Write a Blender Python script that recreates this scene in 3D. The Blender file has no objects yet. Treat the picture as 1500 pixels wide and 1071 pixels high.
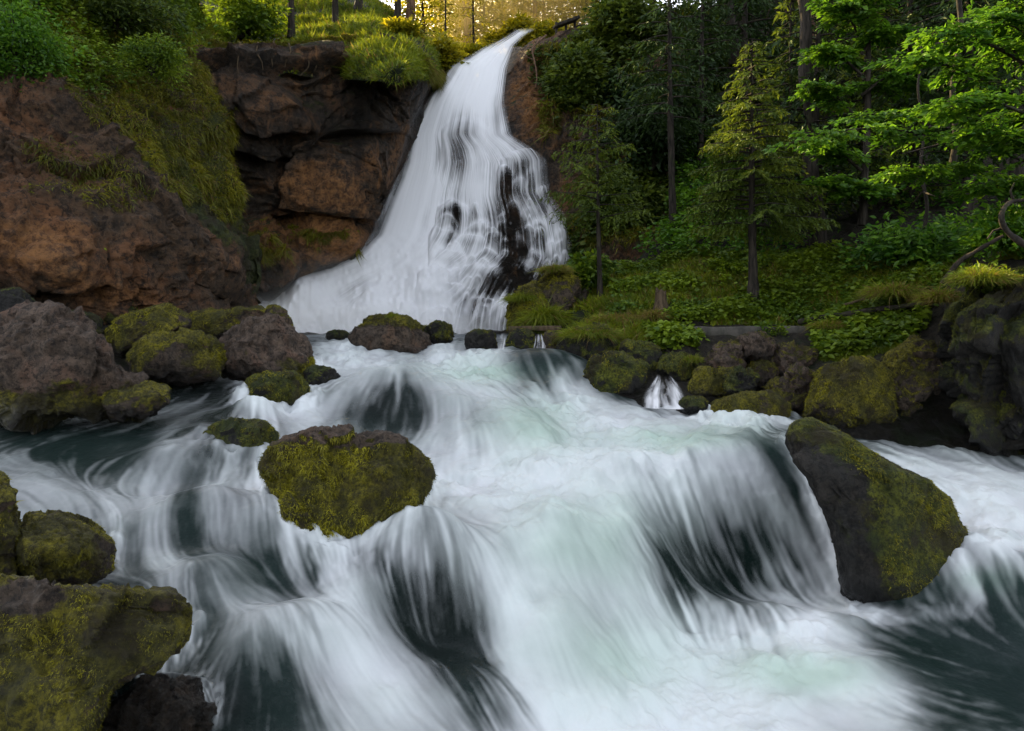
import bpy, math, random
import numpy as np

random.seed(7)
rng = np.random.default_rng(7)
SC = bpy.context.scene
COL = SC.collection
F, U0, H0 = 1000.0, 750.0, 460.0          # focal length, centre column and eye-level row of the photograph


def P(u, v, Y):
    u = np.asarray(u, float); v = np.asarray(v, float); Y = np.asarray(Y, float)
    return np.stack(np.broadcast_arrays((u - U0) / F * Y, Y, (H0 - v) / F * Y), -1)


# ---------------------------------------------------------------- noise
def _hash(ix, iy, iz, seed):
    h = (ix.astype(np.uint32) * np.uint32(374761393) + iy.astype(np.uint32) * np.uint32(668265263)
         + iz.astype(np.uint32) * np.uint32(2246822519) + np.uint32((seed * 3266489917) & 0xffffffff))
    h ^= h >> np.uint32(15); h *= np.uint32(2246822519); h ^= h >> np.uint32(13)
    h *= np.uint32(3266489917); h ^= h >> np.uint32(16)
    return h.astype(np.float32) / np.float32(4294967295.0) * 2 - 1


def vnoise(p, seed=0):
    p = np.asarray(p, np.float32)
    i = np.floor(p).astype(np.int64); f = p - i
    w = f * f * f * (f * (f * 6 - 15) + 10)
    x, y, z = i[..., 0], i[..., 1], i[..., 2]
    wx, wy, wz = w[..., 0], w[..., 1], w[..., 2]
    r = 0
    for dx in (0, 1):
        for dy in (0, 1):
            for dz in (0, 1):
                c = (wx if dx else 1 - wx) * (wy if dy else 1 - wy) * (wz if dz else 1 - wz)
                r = r + c * _hash(x + dx, y + dy, z + dz, seed)
    return r


def fbm(p, octv=4, seed=0, gain=0.5):
    p = np.asarray(p, np.float32)
    a, s, r = 1.0, 0.0, 0
    for k in range(octv):
        r = r + a * vnoise(p * (2.03 ** k) + 17.3 * k, seed + k); s += a; a *= gain
    return r / s


def ridged(p, octv=4, seed=0):
    a, s, r = 1.0, 0.0, 0
    for k in range(octv):
        r = r + a * (1 - 2 * np.abs(vnoise(p * (2.1 ** k) + 9.1 * k, seed + k))); s += a; a *= 0.5
    return r / s


def facets(p, seed=0):
    """angular fracture blocks: every cell is a tilted plane"""
    p = np.asarray(p, np.float32); sh = p.shape[:-1]; p = p.reshape(-1, 3)
    i = np.floor(p).astype(np.int64); best = np.full(len(p), 1e9, np.float32); out = np.zeros(len(p), np.float32)
    for dx in (-1, 0, 1):
        for dy in (-1, 0, 1):
            for dz in (-1, 0, 1):
                c = i + np.array([dx, dy, dz]); H = [_hash(c[:, 0], c[:, 1], c[:, 2], seed + k) for k in range(7)]
                fp = c + .5 + .5 * np.stack(H[:3], 1); q = p - fp; d2 = (q ** 2).sum(1)
                val = .55 * H[3] + (q * np.stack(H[4:7], 1)).sum(1) * .9
                m = d2 < best; best[m] = d2[m]; out[m] = val[m]
    return out.reshape(sh)


def sstep(a, b, x):
    t = np.clip((x - a) / (b - a), 0, 1)
    return t * t * (3 - 2 * t)


def rbf(pts, vals, c, reg=1e-4):
    pts = np.asarray(pts, float); vals = np.asarray(vals, float)
    if vals.ndim == 1: vals = vals[:, None]
    n, d = pts.shape
    sc = np.abs(pts - pts.mean(0)).max()
    A = -np.sqrt(((pts[:, None] - pts[None]) ** 2).sum(-1) + c * c) / sc
    A -= np.eye(n) * reg
    Q = np.hstack([np.ones((n, 1)), (pts - pts.mean(0)) / sc])
    M = np.block([[A, Q], [Q.T, np.zeros((d + 1, d + 1))]])
    sol = np.linalg.lstsq(M, np.vstack([vals, np.zeros((d + 1, vals.shape[1]))]), rcond=None)[0]
    mean = pts.mean(0)

    def f(q):
        q = np.asarray(q, float); sh = q.shape[:-1]; q = q.reshape(-1, d)
        out = np.empty((len(q), vals.shape[1]))
        for i in range(0, len(q), 60000):
            qq = q[i:i + 60000]
            K = -np.sqrt(((qq[:, None] - pts[None]) ** 2).sum(-1) + c * c) / sc
            out[i:i + 60000] = K @ sol[:n] + np.hstack([np.ones((len(qq), 1)), (qq - mean) / sc]) @ sol[n:]
        return out.reshape(sh + (vals.shape[1],))[..., 0] if vals.shape[1] == 1 else out.reshape(sh + (vals.shape[1],))
    return f


# ---------------------------------------------------------------- objects
def tag(o, label, cat, group=None, kind=None):
    if label: o['label'] = label
    if cat: o['category'] = cat
    if group: o['group'] = group
    if kind: o['kind'] = kind
    return o


def make_mesh(name, V, faces, mat, attrs=None, smooth=True):
    """faces: list of (n,k) index arrays"""
    me = bpy.data.meshes.new(name)
    V = np.asarray(V, np.float32).reshape(-1, 3)
    if not isinstance(faces, list): faces = [faces]
    faces = [np.asarray(f, np.int32) for f in faces if len(f)]
    loops = np.concatenate([f.ravel() for f in faces])
    tot = np.concatenate([np.full(len(f), f.shape[1], np.int32) for f in faces])
    starts = np.concatenate([[0], np.cumsum(tot)[:-1]]).astype(np.int32)
    me.vertices.add(len(V)); me.vertices.foreach_set('co', V.ravel())
    me.loops.add(len(loops)); me.loops.foreach_set('vertex_index', loops)
    me.polygons.add(len(tot)); me.polygons.foreach_set('loop_start', starts)
    me.polygons.foreach_set('use_smooth', np.full(len(tot), smooth, bool))
    for k, a in (attrs or {}).items():
        a = np.asarray(a, np.float32)
        at = me.attributes.new(k, 'FLOAT', 'POINT'); at.data.foreach_set('value', a.ravel())
    me.update(calc_edges=True)
    if mat: me.materials.append(mat)
    return me


def link(name, me, parent=None, loc=None):
    o = bpy.data.objects.new(name, me); COL.objects.link(o)
    if loc is not None: o.location = [float(x) for x in loc]
    if parent: o.parent = parent
    return o


def empty(name, loc):
    o = bpy.data.objects.new(name, None); COL.objects.link(o); o.location = [float(x) for x in loc]
    o.empty_display_size = 0.2
    return o


def grid_faces(nr, nc):
    i = np.arange(nr * nc).reshape(nr, nc)
    return np.stack([i[:-1, :-1], i[1:, :-1], i[1:, 1:], i[:-1, 1:]], -1).reshape(-1, 4)


def grid_normals(G):
    n = np.cross(np.gradient(G, axis=1), np.gradient(G, axis=0))
    return n / (np.linalg.norm(n, axis=-1, keepdims=True) + 1e-9)


def leaf_quads(c, d, n, L, W, fold=0.25):
    """diamond leaves: c centre of the base, d long axis, n face normal"""
    c = np.asarray(c); L = np.asarray(L)[:, None]; W = np.asarray(W)[:, None]
    d = d / (np.linalg.norm(d, axis=1, keepdims=True) + 1e-9)
    s = np.cross(d, n); s /= (np.linalg.norm(s, axis=1, keepdims=True) + 1e-9)
    n = np.cross(s, d)
    V = np.stack([c, c + d * L * .45 + s * W * .5 + n * W * fold, c + d * L - n * L * 0.08, c + d * L * .45 - s * W * .5 + n * W * fold], 1)
    k = len(c)
    return V.reshape(-1, 3), np.arange(k * 4).reshape(k, 4)


def blades(c, d, bend, L, W):
    """grass blades: c base, d direction, bend: vector added toward the tip"""
    k = len(c); L = L[:, None]; W = W[:, None]
    d = d / np.linalg.norm(d, axis=1, keepdims=True)
    s = np.cross(d, rng.normal(size=(k, 3))); s /= np.linalg.norm(s, axis=1, keepdims=True)
    m = c + d * L * .55 + bend * L * .25
    t = c + d * L * .85 + bend * L
    V = np.stack([c - s * W, c + s * W, m + s * W * .7, m - s * W * .7, t], 1).reshape(-1, 3)
    b = np.arange(k)[:, None] * 5
    return V, [b + np.array([[0, 1, 2, 3]]), b + np.array([[3, 2, 4]])]


def tube(pts, rad, nseg=8, seed=0, rough=0.0):
    pts = np.asarray(pts, float); n = len(pts)
    rad = np.broadcast_to(np.asarray(rad, float), (n,))
    T = np.gradient(pts, axis=0); T /= np.linalg.norm(T, axis=1, keepdims=True) + 1e-9
    ref = np.array([0.31, 0.95, 0.05]) if abs(T[:, 2]).mean() > .5 else np.array([0, 0, 1.0])
    A = np.cross(T, ref); A /= np.linalg.norm(A, axis=1, keepdims=True) + 1e-9
    B = np.cross(T, A)
    th = np.linspace(0, 2 * np.pi, nseg, endpoint=False)
    V = pts[:, None] + rad[:, None, None] * (np.cos(th)[None, :, None] * A[:, None] + np.sin(th)[None, :, None] * B[:, None])
    if rough:
        V = V + (V - pts[:, None]) * (fbm(V * 3.0 / max(rad.max(), .03) * .15, 3, seed)[..., None] * rough)
    i = np.arange(n * nseg).reshape(n, nseg); j = np.roll(i, -1, 1)
    Fq = np.stack([i[:-1], j[:-1], j[1:], i[1:]], -1).reshape(-1, 4)
    return V.reshape(-1, 3), Fq


class MB:
    def __init__(s): s.V = []; s.F = {}; s.n = 0; s.A = []
    def add(s, V, faces, tint=0.5):
        if not isinstance(faces, list): faces = [faces]
        for f in faces: s.F.setdefault(f.shape[1], []).append(f + s.n)
        s.V.append(V); s.n += len(V)
        s.A.append(np.broadcast_to(np.asarray(tint, np.float32), (len(V),)))
    def mesh(s, name, mat, off=None, smooth=True):
        V = np.concatenate(s.V)
        if off is not None: V = V - np.asarray(off)
        return make_mesh(name, V, [np.concatenate(f) for f in s.F.values()], mat, {'tint': np.concatenate(s.A)}, smooth)


# ---------------------------------------------------------------- materials
class NT:
    def __init__(s, name):
        s.m = bpy.data.materials.new(name); s.m.use_nodes = True
        s.t = s.m.node_tree; s.t.nodes.clear()
        s.out = s.t.nodes.new('ShaderNodeOutputMaterial')
    def n(s, typ, **kw):
        nd = s.t.nodes.new(typ)
        for k, v in kw.items():
            if k == 'inp':
                for a, b in v.items(): s.set(nd, a, b)
            else: setattr(nd, k, v)
        return nd
    def set(s, nd, a, b):
        sock = nd.inputs[a]
        if isinstance(b, bpy.types.NodeSocket): s.t.links.new(b, sock)
        else: sock.default_value = b
    def attr(s, name): return s.n('ShaderNodeAttribute', attribute_name=name).outputs['Fac']
    def math(s, op, a, b=0.0, c=0.0, clamp=False):
        nd = s.n('ShaderNodeMath', operation=op, use_clamp=clamp)
        for i, x in enumerate((a, b, c)): s.set(nd, i, x)
        return nd.outputs[0]
    def ramp(s, fac, a, b):
        nd = s.n('ShaderNodeMapRange', interpolation_type='SMOOTHSTEP')
        s.set(nd, 0, fac); s.set(nd, 1, a); s.set(nd, 2, b)
        return nd.outputs[0]
    def mix(s, fac, a, b):
        nd = s.n('ShaderNodeMix', data_type='RGBA')
        s.set(nd, 0, fac); s.set(nd, 6, col(a)); s.set(nd, 7, col(b))
        return nd.outputs[2]
    def pos(s): return s.n('ShaderNodeTexCoord').outputs['Object']
    def noise(s, vec, scale, detail=5, rough=.6, dist=0.0):
        nd = s.n('ShaderNodeTexNoise', inp={'Vector': vec, 'Scale': scale, 'Detail': detail, 'Roughness': rough, 'Distortion': dist})
        return nd.outputs[0]
    def vor(s, vec, scale, feature='F1'):
        nd = s.n('ShaderNodeTexVoronoi', feature=feature, inp={'Vector': vec, 'Scale': scale})
        return nd.outputs['Distance']
    def mapping(s, vec, scale, rot=(0, 0, 0)):
        nd = s.n('ShaderNodeMapping'); s.set(nd, 'Vector', vec); s.set(nd, 'Scale', scale); s.set(nd, 'Rotation', rot)
        return nd.outputs[0]
    def bump(s, h, strength, dist, normal=None):
        nd = s.n('ShaderNodeBump', inp={'Height': h, 'Strength': strength, 'Distance': dist})
        if normal: s.set(nd, 'Normal', normal)
        return nd.outputs[0]
    def done(s, sh, disp=None):
        s.t.links.new(sh, s.out.inputs['Surface']); return s.m


def col(c):
    if isinstance(c, tuple) and len(c) == 3: return (*c, 1.0)
    return c


def rock_material(name, dark, light, warm, moss_a, moss_b, scale=1.0, strat=False):
    t = NT(name); p = t.pos()
    n1 = t.noise(p, 1.1 * scale, 6, .65, .6); n2 = t.noise(p, 6.0 * scale, 8, .7, .1); n3 = t.noise(p, 34 * scale, 5, .7)
    v = t.vor(p, 9 * scale); n4 = t.noise(p, 13 * scale, 10, .78, .15)
    wp = t.n('ShaderNodeVectorMath', operation='MULTIPLY_ADD', inp={0: t.n('ShaderNodeTexNoise', inp={'Vector': p, 'Scale': 1.6 * scale, 'Detail': 6.0}).outputs['Color'], 1: (1.6 / scale,) * 3, 2: p}).outputs[0]
    cr = t.vor(wp, 1.1 * scale, 'DISTANCE_TO_EDGE')
    c = t.mix(t.ramp(n2, .32, .68), dark, light)
    c = t.mix(t.ramp(n1, .45, .68), c, warm)
    pale = t.math('MULTIPLY', t.ramp(n3, .56, .74), .55)
    c = t.mix(pale, c, tuple(min(1, x * 1.9) for x in light))
    c = t.mix(t.math('MULTIPLY', t.ramp(n4, .53, .40), .85), c, tuple(x * .3 for x in dark))
    c = t.mix(t.math('MULTIPLY', t.math('MULTIPLY', t.ramp(t.math('ADD', cr, t.math('MULTIPLY', n2, .08)), .062, .035), t.ramp(n1, .42, .55)), .8), c, tuple(x * .35 for x in dark))
    if strat:
        st = t.noise(t.mapping(p, (1.2, 1.2, .12)), 1.0, 6, .7, .4)
        c = t.mix(t.math('MULTIPLY', t.ramp(st, .48, .64), .75), c, tuple(x * .3 for x in dark))
        bed = t.noise(t.mapping(p, (.5, .5, 5.5), (0, .26, 0)), 1.0, 7, .7, .35)
        c = t.mix(t.math('MULTIPLY', t.ramp(bed, .60, .66), .8), c, tuple(x * .22 for x in dark))
        c = t.mix(t.math('MULTIPLY', t.ramp(bed, .42, .34), .4), c, tuple(min(1, x * 1.5) for x in light))
        st2 = t.noise(t.mapping(p, (2.6, 2.6, .22)), 1.0, 5, .7, .2)
        c = t.mix(t.math('MULTIPLY', t.ramp(st2, .58, .7), .6), c, tuple(min(1, x * 1.5) for x in warm))
    c = t.mix(t.math('MULTIPLY', t.ramp(t.math('ADD', t.attr('ochre_glow'), t.math('MULTIPLY', t.math('SUBTRACT', n2, .5), 1.2)), .3, .75), .85), c, t.mix(t.ramp(n4, .38, .6), (.12, .05, .018), (.42, .19, .06)))  # orange of ochre stone and of warm light painted into the rock
    wet = t.attr('wet')
    mfac = t.ramp(t.math('ADD', t.attr('moss'), t.math('MULTIPLY', t.math('SUBTRACT', n2, .5), 1.1)), .42, .62)
    mn = t.noise(p, 22 * scale, 6, .75)
    mc = t.mix(t.ramp(t.noise(p, 2.3 * scale, 4, .6), .38, .62), moss_a, moss_b)
    mc = t.mix(t.ramp(mn, .35, .65), tuple(x * .35 for x in moss_a), mc)
    mc = t.mix(t.math('MULTIPLY', t.ramp(t.noise(p, 1.7 * scale, 5, .65, .3), .47, .60), .8), mc, (.030, .021, .006))
    c = t.mix(mfac, c, mc)
    c = t.mix(t.math('MULTIPLY', wet, .78), c, t.mix(.9, c, (.004, .004, .003)))
    h = t.math('ADD', t.math('MULTIPLY', n2, 1.0), t.math('ADD', t.math('MULTIPLY', n3, .35), t.math('MULTIPLY', v, .25)))
    h = t.math('ADD', t.math('ADD', h, t.math('MULTIPLY', n4, 1.1)), t.math('MULTIPLY', t.math('MULTIPLY', mfac, mn), .8))
    b = t.bump(h, 1.0, .10 / scale)
    r = t.math('SUBTRACT', .92, t.math('MULTIPLY', wet, .55))
    pb = t.n('ShaderNodeBsdfPrincipled', inp={'Base Color': c, 'Roughness': r, 'Normal': b, 'Specular IOR Level': .4})
    return t.done(pb.outputs[0])


def leaf_material(name, a, b, trans=.45, dry=None):
    t = NT(name); ti = t.attr('tint')
    p = t.pos()
    c = t.mix(t.ramp(ti, .0, 1.0), a, b)
    c = t.mix(t.math('MULTIPLY', t.ramp(t.noise(p, .9, 3), .42, .62), .5), c, tuple(x * .55 for x in a))
    if dry: c = t.mix(t.ramp(ti, .86, .93), c, dry)
    d = t.n('ShaderNodeBsdfDiffuse', inp={'Color': c})
    tr = t.n('ShaderNodeBsdfTranslucent', inp={'Color': c})
    g = t.n('ShaderNodeBsdfGlossy', inp={'Color': (.6, .7, .6, 1), 'Roughness': .45})
    m = t.n('ShaderNodeMixShader', inp={0: trans}); t.t.links.new(d.outputs[0], m.inputs[1]); t.t.links.new(tr.outputs[0], m.inputs[2])
    m2 = t.n('ShaderNodeMixShader', inp={0: .035}); t.t.links.new(m.outputs[0], m2.inputs[1]); t.t.links.new(g.outputs[0], m2.inputs[2])
    return t.done(m2.outputs[0])


def bark_material(name, a, b):
    t = NT(name); p = t.pos()
    n = t.noise(t.mapping(p, (14, 14, 2.2)), 1.0, 6, .7, .5)
    c = t.mix(t.ramp(n, .35, .65), a, b)
    g = t.noise(p, 2.0, 4); c = t.mix(t.math('MULTIPLY', t.ramp(g, .55, .7), .5), c, (.035, .045, .012))
    bb = t.bump(n, .9, .03)
    pb = t.n('ShaderNodeBsdfPrincipled', inp={'Base Color': c, 'Roughness': .9, 'Normal': bb, 'Specular IOR Level': .2})
    return t.done(pb.outputs[0])


def water_material(name):
    t = NT(name); foam = t.attr('foam'); green = t.attr('green'); p = t.pos()
    deep = t.attr('deep')
    fine = t.noise(p, 30, 3, .6)
    fo = t.math('ADD', foam, t.math('MULTIPLY', t.math('SUBTRACT', fine, .5), .05), clamp=True)
    wc = t.mix(t.math('MULTIPLY', green, .85), (.64, .645, .67), (.37, .48, .40))
    fd = t.n('ShaderNodeBsdfPrincipled', inp={'Base Color': wc, 'Roughness': .75, 'Specular IOR Level': .25})
    body = t.n('ShaderNodeBsdfDiffuse', inp={'Color': t.mix(green, (.005, .0105, .0095), (.012, .028, .022))})
    tr = t.n('ShaderNodeBsdfTransparent', inp={'Color': (.62, .72, .66, 1)})
    mb = t.n('ShaderNodeMixShader', inp={0: deep}); t.t.links.new(tr.outputs[0], mb.inputs[1]); t.t.links.new(body.outputs[0], mb.inputs[2])
    bn = t.bump(t.noise(p, 7, 4, .6), .25, .04)
    gl = t.n('ShaderNodeBsdfGlossy', inp={'Color': (.9, .95, 1, 1), 'Roughness': .3, 'Normal': bn})
    fr = t.n('ShaderNodeFresnel', inp={'IOR': 1.33, 'Normal': bn})
    mg = t.n('ShaderNodeMixShader', inp={0: t.math('MULTIPLY', fr.outputs[0], .4)}); t.t.links.new(mb.outputs[0], mg.inputs[1]); t.t.links.new(gl.outputs[0], mg.inputs[2])
    mx = t.n('ShaderNodeMixShader', inp={0: fo}); t.t.links.new(mg.outputs[0], mx.inputs[1]); t.t.links.new(fd.outputs[0], mx.inputs[2])
    return t.done(mx.outputs[0])


def fall_material(name):
    t = NT(name); foam = t.attr('foam')
    fd = t.n('ShaderNodeBsdfDiffuse', inp={'Color': (.93, .93, .95, 1)})
    ft = t.n('ShaderNodeBsdfTranslucent', inp={'Color': (.83, .85, .90, 1)})
    fm = t.n('ShaderNodeMixShader', inp={0: .2}); t.t.links.new(fd.outputs[0], fm.inputs[1]); t.t.links.new(ft.outputs[0], fm.inputs[2])
    tr = t.n('ShaderNodeBsdfTransparent')
    mx = t.n('ShaderNodeMixShader', inp={0: foam}); t.t.links.new(tr.outputs[0], mx.inputs[1]); t.t.links.new(fm.outputs[0], mx.inputs[2])
    return t.done(mx.outputs[0])


M = {}
MOSS_A, MOSS_B = (.080, .074, .007), (.29, .25, .012)
M['rock'] = rock_material('boulder_rock', (.045, .033, .024), (.13, .094, .066), (.155, .09, .052), MOSS_A, MOSS_B)
M['pink_rock'] = rock_material('pink_boulder_rock', (.055, .040, .030), (.18, .125, .088), (.18, .10, .064), MOSS_A, MOSS_B)
M['dark_rock'] = rock_material('dark_rock', (.011, .0105, .009), (.036, .033, .028), (.035, .028, .021), (.04, .055, .006), (.17, .18, .010))
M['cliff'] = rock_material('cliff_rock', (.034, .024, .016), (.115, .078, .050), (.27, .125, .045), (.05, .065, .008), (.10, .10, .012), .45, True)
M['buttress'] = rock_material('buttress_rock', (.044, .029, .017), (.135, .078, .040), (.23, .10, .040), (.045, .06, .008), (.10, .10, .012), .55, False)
M['soil'] = rock_material('forest_soil', (.018, .014, .009), (.045, .034, .02), (.04, .032, .018), (.02, .035, .006), (.035, .06, .01), .8)
M['bed'] = rock_material('stream_bed_rock', (.02, .019, .017), (.06, .055, .048), (.055, .045, .028), (.03, .036, .006), (.06, .06, .009))
M['water'] = water_material('stream_water')
M['fall'] = fall_material('falling_water')
M['bark'] = bark_material('dark_bark', (.012, .010, .008), (.045, .036, .028))
M['brown_bark'] = bark_material('brown_bark', (.04, .028, .016), (.10, .07, .042))
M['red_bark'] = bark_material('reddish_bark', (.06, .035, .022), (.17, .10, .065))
M['grass'] = leaf_material('grass', (.095, .14, .008), (.28, .31, .014), .4, (.22, .14, .04))
M['cliff_grass'] = leaf_material('cliff_grass', (.09, .10, .008), (.28, .25, .012), .35, (.16, .09, .03))
M['moss_fuzz'] = leaf_material('moss_strands', (.028, .026, .004), (.32, .285, .012), .3)
M['herb'] = leaf_material('ground_cover_leaves', (.065, .125, .007), (.23, .31, .014), .45)
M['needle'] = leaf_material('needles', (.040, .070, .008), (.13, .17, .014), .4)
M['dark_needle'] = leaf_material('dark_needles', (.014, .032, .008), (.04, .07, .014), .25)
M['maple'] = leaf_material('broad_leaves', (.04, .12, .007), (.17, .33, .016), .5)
M['gold'] = leaf_material('sunlit_leaves', (.20, .20, .008), (.50, .41, .014), .6)  # leaf colour itself carries the golden sunlight of the gap
M['dry'] = leaf_material('dry_grass', (.08, .05, .02), (.17, .11, .045), .25)
# ================================================================ STREAM
# (column, row, metres) of points on the water surface
WATER = [
 (420,489,25.5),(570,489,25.5),(735,489,25.5),(830,489,25.5),(300,489,25.5),(460,493,21),(640,494,20),(720,497,18.5),(560,497,19),
 (470,507,16.5),(500,520,15.6),(640,524,15.8),(700,523,15.5),(560,535,14.0),(760,517,15.6),(840,530,14.8),(800,520,15.4),(680,548,13.2),(620,553,12.4),(740,560,13.0),
 (560,558,11.9),(510,580,10.9),(560,605,10.5),(620,605,10.6),(520,625,9.9),(600,660,9.3),(690,690,8.8),(660,640,9.8),(740,600,11.0),(800,625,10.3),(760,650,9.6),(780,685,8.9),
 (780,550,14.2),(840,560,13.9),(780,605,12.3),(860,590,12.9),(820,640,10.4),
 (900,620,11.5),(1000,603,13.0),(930,575,14.0),(970,553,14.6),(985,592,13.4),(1060,612,12.2),(900,545,15.2),
 (700,720,8.1),(800,705,8.5),(900,690,9.0),(1000,650,10.3),(1090,626,11.3),(1150,622,11.6),(950,665,9.8),
 (1250,640,11.8),(1400,628,12.8),(1500,640,12.6),(1330,670,10.8),(1400,720,9.6),(1480,700,10.2),(1480,825,7.75),(1430,820,7.75),(1400,770,8.7),(1480,870,7.5),(1450,950,6.95),(1560,800,8.2),(1600,900,7.4),(1600,650,12.2),
 (1080,650,10.15),(1130,650,10.2),(1010,680,9.3),(1000,760,8.55),(1080,780,8.75),(1150,760,9.1),(1200,800,8.7),(1080,905,7.6),(1000,925,7.35),(1150,905,7.6),(1250,890,7.85),(1200,700,9.8),(1300,930,7.2),(940,780,7.9),
 (850,800,7.25),(900,880,7.0),(950,960,6.7),(900,740,8.2),(1000,1071,5.65),(1250,1000,6.35),(1350,1071,5.6),(1480,1050,5.8),(1100,980,6.6),(1180,940,7.0),(1180,1060,5.75),(1250,1200,4.6),(1000,1200,4.6),(1500,1200,4.6),
 (560,795,6.7),(620,828,6.35),(700,790,7.0),(760,800,7.1),(700,850,6.5),(620,905,6.05),(680,980,5.65),(720,1060,5.2),(590,870,6.1),(780,880,6.5),(800,960,6.0),(850,1050,5.55),(640,740,7.7),(760,1000,5.75),(720,900,6.25),(640,970,5.6),
 (600,1050,4.95),(560,940,5.6),(560,1000,5.2),(540,860,6.0),(700,1200,4.2),(850,1200,4.5),
 (300,600,9.8),(130,615,9.3),(0,625,9.2),(-120,640,9.0),(260,560,11.6),(380,575,11.0),(440,560,11.8),(200,600,9.9),(400,610,9.6),(460,600,10.3),(330,635,8.6),(380,655,8.3),(440,645,8.9),
 (220,645,8.5),(120,650,8.2),(40,670,7.8),(190,685,7.7),(120,700,7.3),(260,690,7.7),(250,715,7.45),(340,700,7.6),(300,740,7.1),(190,720,7.2),(370,735,7.1),
 (60,715,6.9),(150,740,6.7),(240,765,6.5),(300,755,6.75),(370,760,6.8),(420,775,6.65),(300,800,6.3),(380,820,6.15),(440,860,5.85),(470,825,6.2),(210,800,6.2),(250,835,5.95),(170,830,6.0),
 (330,850,5.75),(400,890,5.6),(500,880,5.8),(450,910,5.45),(300,880,5.55),(370,930,5.2),(430,960,5.1),(500,960,5.25),(350,1000,4.85),(450,1040,4.7),(540,1071,4.7),(380,1090,4.4),(280,960,5.05),
 (200,900,5.3),(100,860,5.6),(0,800,6.2),(-100,760,6.4),(100,1000,4.7),(0,1150,4.0),(250,1200,3.9),(500,1200,4.0),(-200,1100,4.2),(0,900,5.4),
 (0,540,12.5),(200,530,12.8),(-200,560,12),(1100,580,14),(1300,600,13.4),(900,520,17),(1100,540,17),(1500,580,15),(200,500,18),(1000,495,24),
]
WP = np.array([P(*w) for w in WATER])
water_z = rbf(WP[:, :2], WP[:, 2], .35, 2e-4)

FOAM = [
 (460,490,.1),(640,491,.1),(700,496,.15),(420,490,.3),(570,489,.1),(500,520,.95),(470,505,.6),(560,535,.85),(640,525,.95),(700,520,.85),(760,513,.3),(740,545,.8),(690,560,.85),(620,553,.6),(560,557,.45),(520,580,.35),
 (560,600,.1),(600,600,.15),(530,620,.25),(580,640,.3),(545,590,.08),(500,595,.5),(640,620,.6),(680,640,.7),(650,660,.75),(700,610,.5),(760,630,.75),(800,620,.8),(740,590,.75),(790,660,.9),(800,590,.95),(850,600,1.),(775,540,.1),(800,545,.15),(840,540,.45),
 (750,570,.6),(800,572,.7),(860,570,.7),(910,610,.9),(1000,620,.8),(1080,620,.5),(930,570,.08),(915,583,.1),(975,565,.55),(990,580,.8),(950,560,.3),(1000,605,.8),(1100,612,.4),(1140,625,.2),(900,660,.95),
 (1000,660,.95),(700,700,1.),(800,700,1.),(900,720,.95),(850,760,.9),(950,740,.8),(1000,720,.9),(1080,690,.9),(1050,750,.5),(970,780,.55),(985,830,.05),(1060,840,.05),(1020,790,.25),(1125,810,.15),(1120,760,.5),(1130,700,.6),(1180,740,.5),
 (1200,780,.6),(1220,830,.6),(1170,850,.3),(1080,875,.1),(1130,640,.3),(1150,680,.15),(1220,760,.2),(1240,850,.3),(1000,890,.25),(1060,905,.6),(1000,940,1.),(1150,930,1.),(1250,940,.7),(1200,900,.9),(1080,960,.95),(1180,990,.85),
 (1260,1000,.85),(1320,1020,.7),(1350,1050,.3),(1320,950,.12),(1400,950,0),(1450,1020,.2),(1480,940,0),(1450,890,.05),(1480,850,.25),(1100,1060,.95),(1250,1071,.7),(1400,1071,.15),(1300,910,.15),(1280,905,.2),
 (1280,640,.3),(1330,670,.75),(1400,700,.85),(1480,690,.6),(1450,760,.95),(1400,760,.9),(1480,815,.85),(1440,828,.6),(1380,635,.08),(1450,640,.05),(1490,655,.15),(1300,620,.05),(1200,620,.1),
 (650,740,.9),(620,770,.5),(560,790,.4),(600,790,.7),(680,765,.55),(660,780,.6),(740,790,.9),(700,820,.85),(620,828,.65),(560,845,.3),(590,880,.0),(640,900,.0),(690,930,.0),(650,960,.0),(690,1000,.05),(640,855,.1),(700,885,.25),
 (740,900,.85),(720,960,.4),(780,860,.9),(830,830,.9),(820,920,.8),(870,900,.8),(760,1000,.85),(850,980,.85),(920,950,.95),(730,1050,.4),(800,1050,.9),(900,1050,.9),(1000,1030,1.),(950,860,.75),(900,820,.8),
 (50,630,.08),(130,610,.08),(200,600,.15),(260,560,.0),(320,570,.05),(230,600,.35),(300,600,.4),(380,595,.45),(440,590,.7),(470,560,.6),(420,620,.6),(400,640,.25),(440,640,.7),(330,640,.05),(360,655,.03),(270,630,.45),(250,650,.6),(130,650,.05),
 (80,660,.05),(200,655,.15),(170,680,.2),(230,680,.6),(210,700,.55),(30,690,.5),(80,695,.5),(120,680,.05),(150,715,.6),(200,740,.6),(260,720,.4),(300,700,.5),(280,740,.2),(350,700,.7),(370,740,.7),(340,720,.5),(60,720,.6),(120,730,.6),
 (170,790,.5),(210,780,.6),(250,760,.6),(300,745,.8),(260,790,.3),(300,805,.25),(360,760,.75),(400,780,.5),(430,800,.7),(380,830,.25),(440,855,.1),(460,830,.3),(330,850,.5),(250,830,.6),(200,820,.3),(160,830,.15),(290,870,.55),(400,890,.65),
 (470,880,.75),(500,850,.9),(520,820,.5),(500,900,.9),(540,940,.85),(430,930,.85),(350,930,.45),(300,930,.2),(370,960,.12),(420,960,.2),(450,985,.35),(520,990,.75),(600,1000,.75),(580,1060,.65),(450,1050,.25),(380,1040,.12),(320,1000,.3),
 (310,1050,.1),(350,1071,.08),(650,1060,.5),(640,1030,.6),(1600,700,.6),(1600,950,.0),(-100,700,.4),(-100,900,.2),(100,1150,.1),(700,1200,.8),(1200,1200,.8),
]
foam_f = rbf(np.array([(a, b) for a, b, c in FOAM], float), np.array([c for *_, c in FOAM]), 14, 1e-3)

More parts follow.
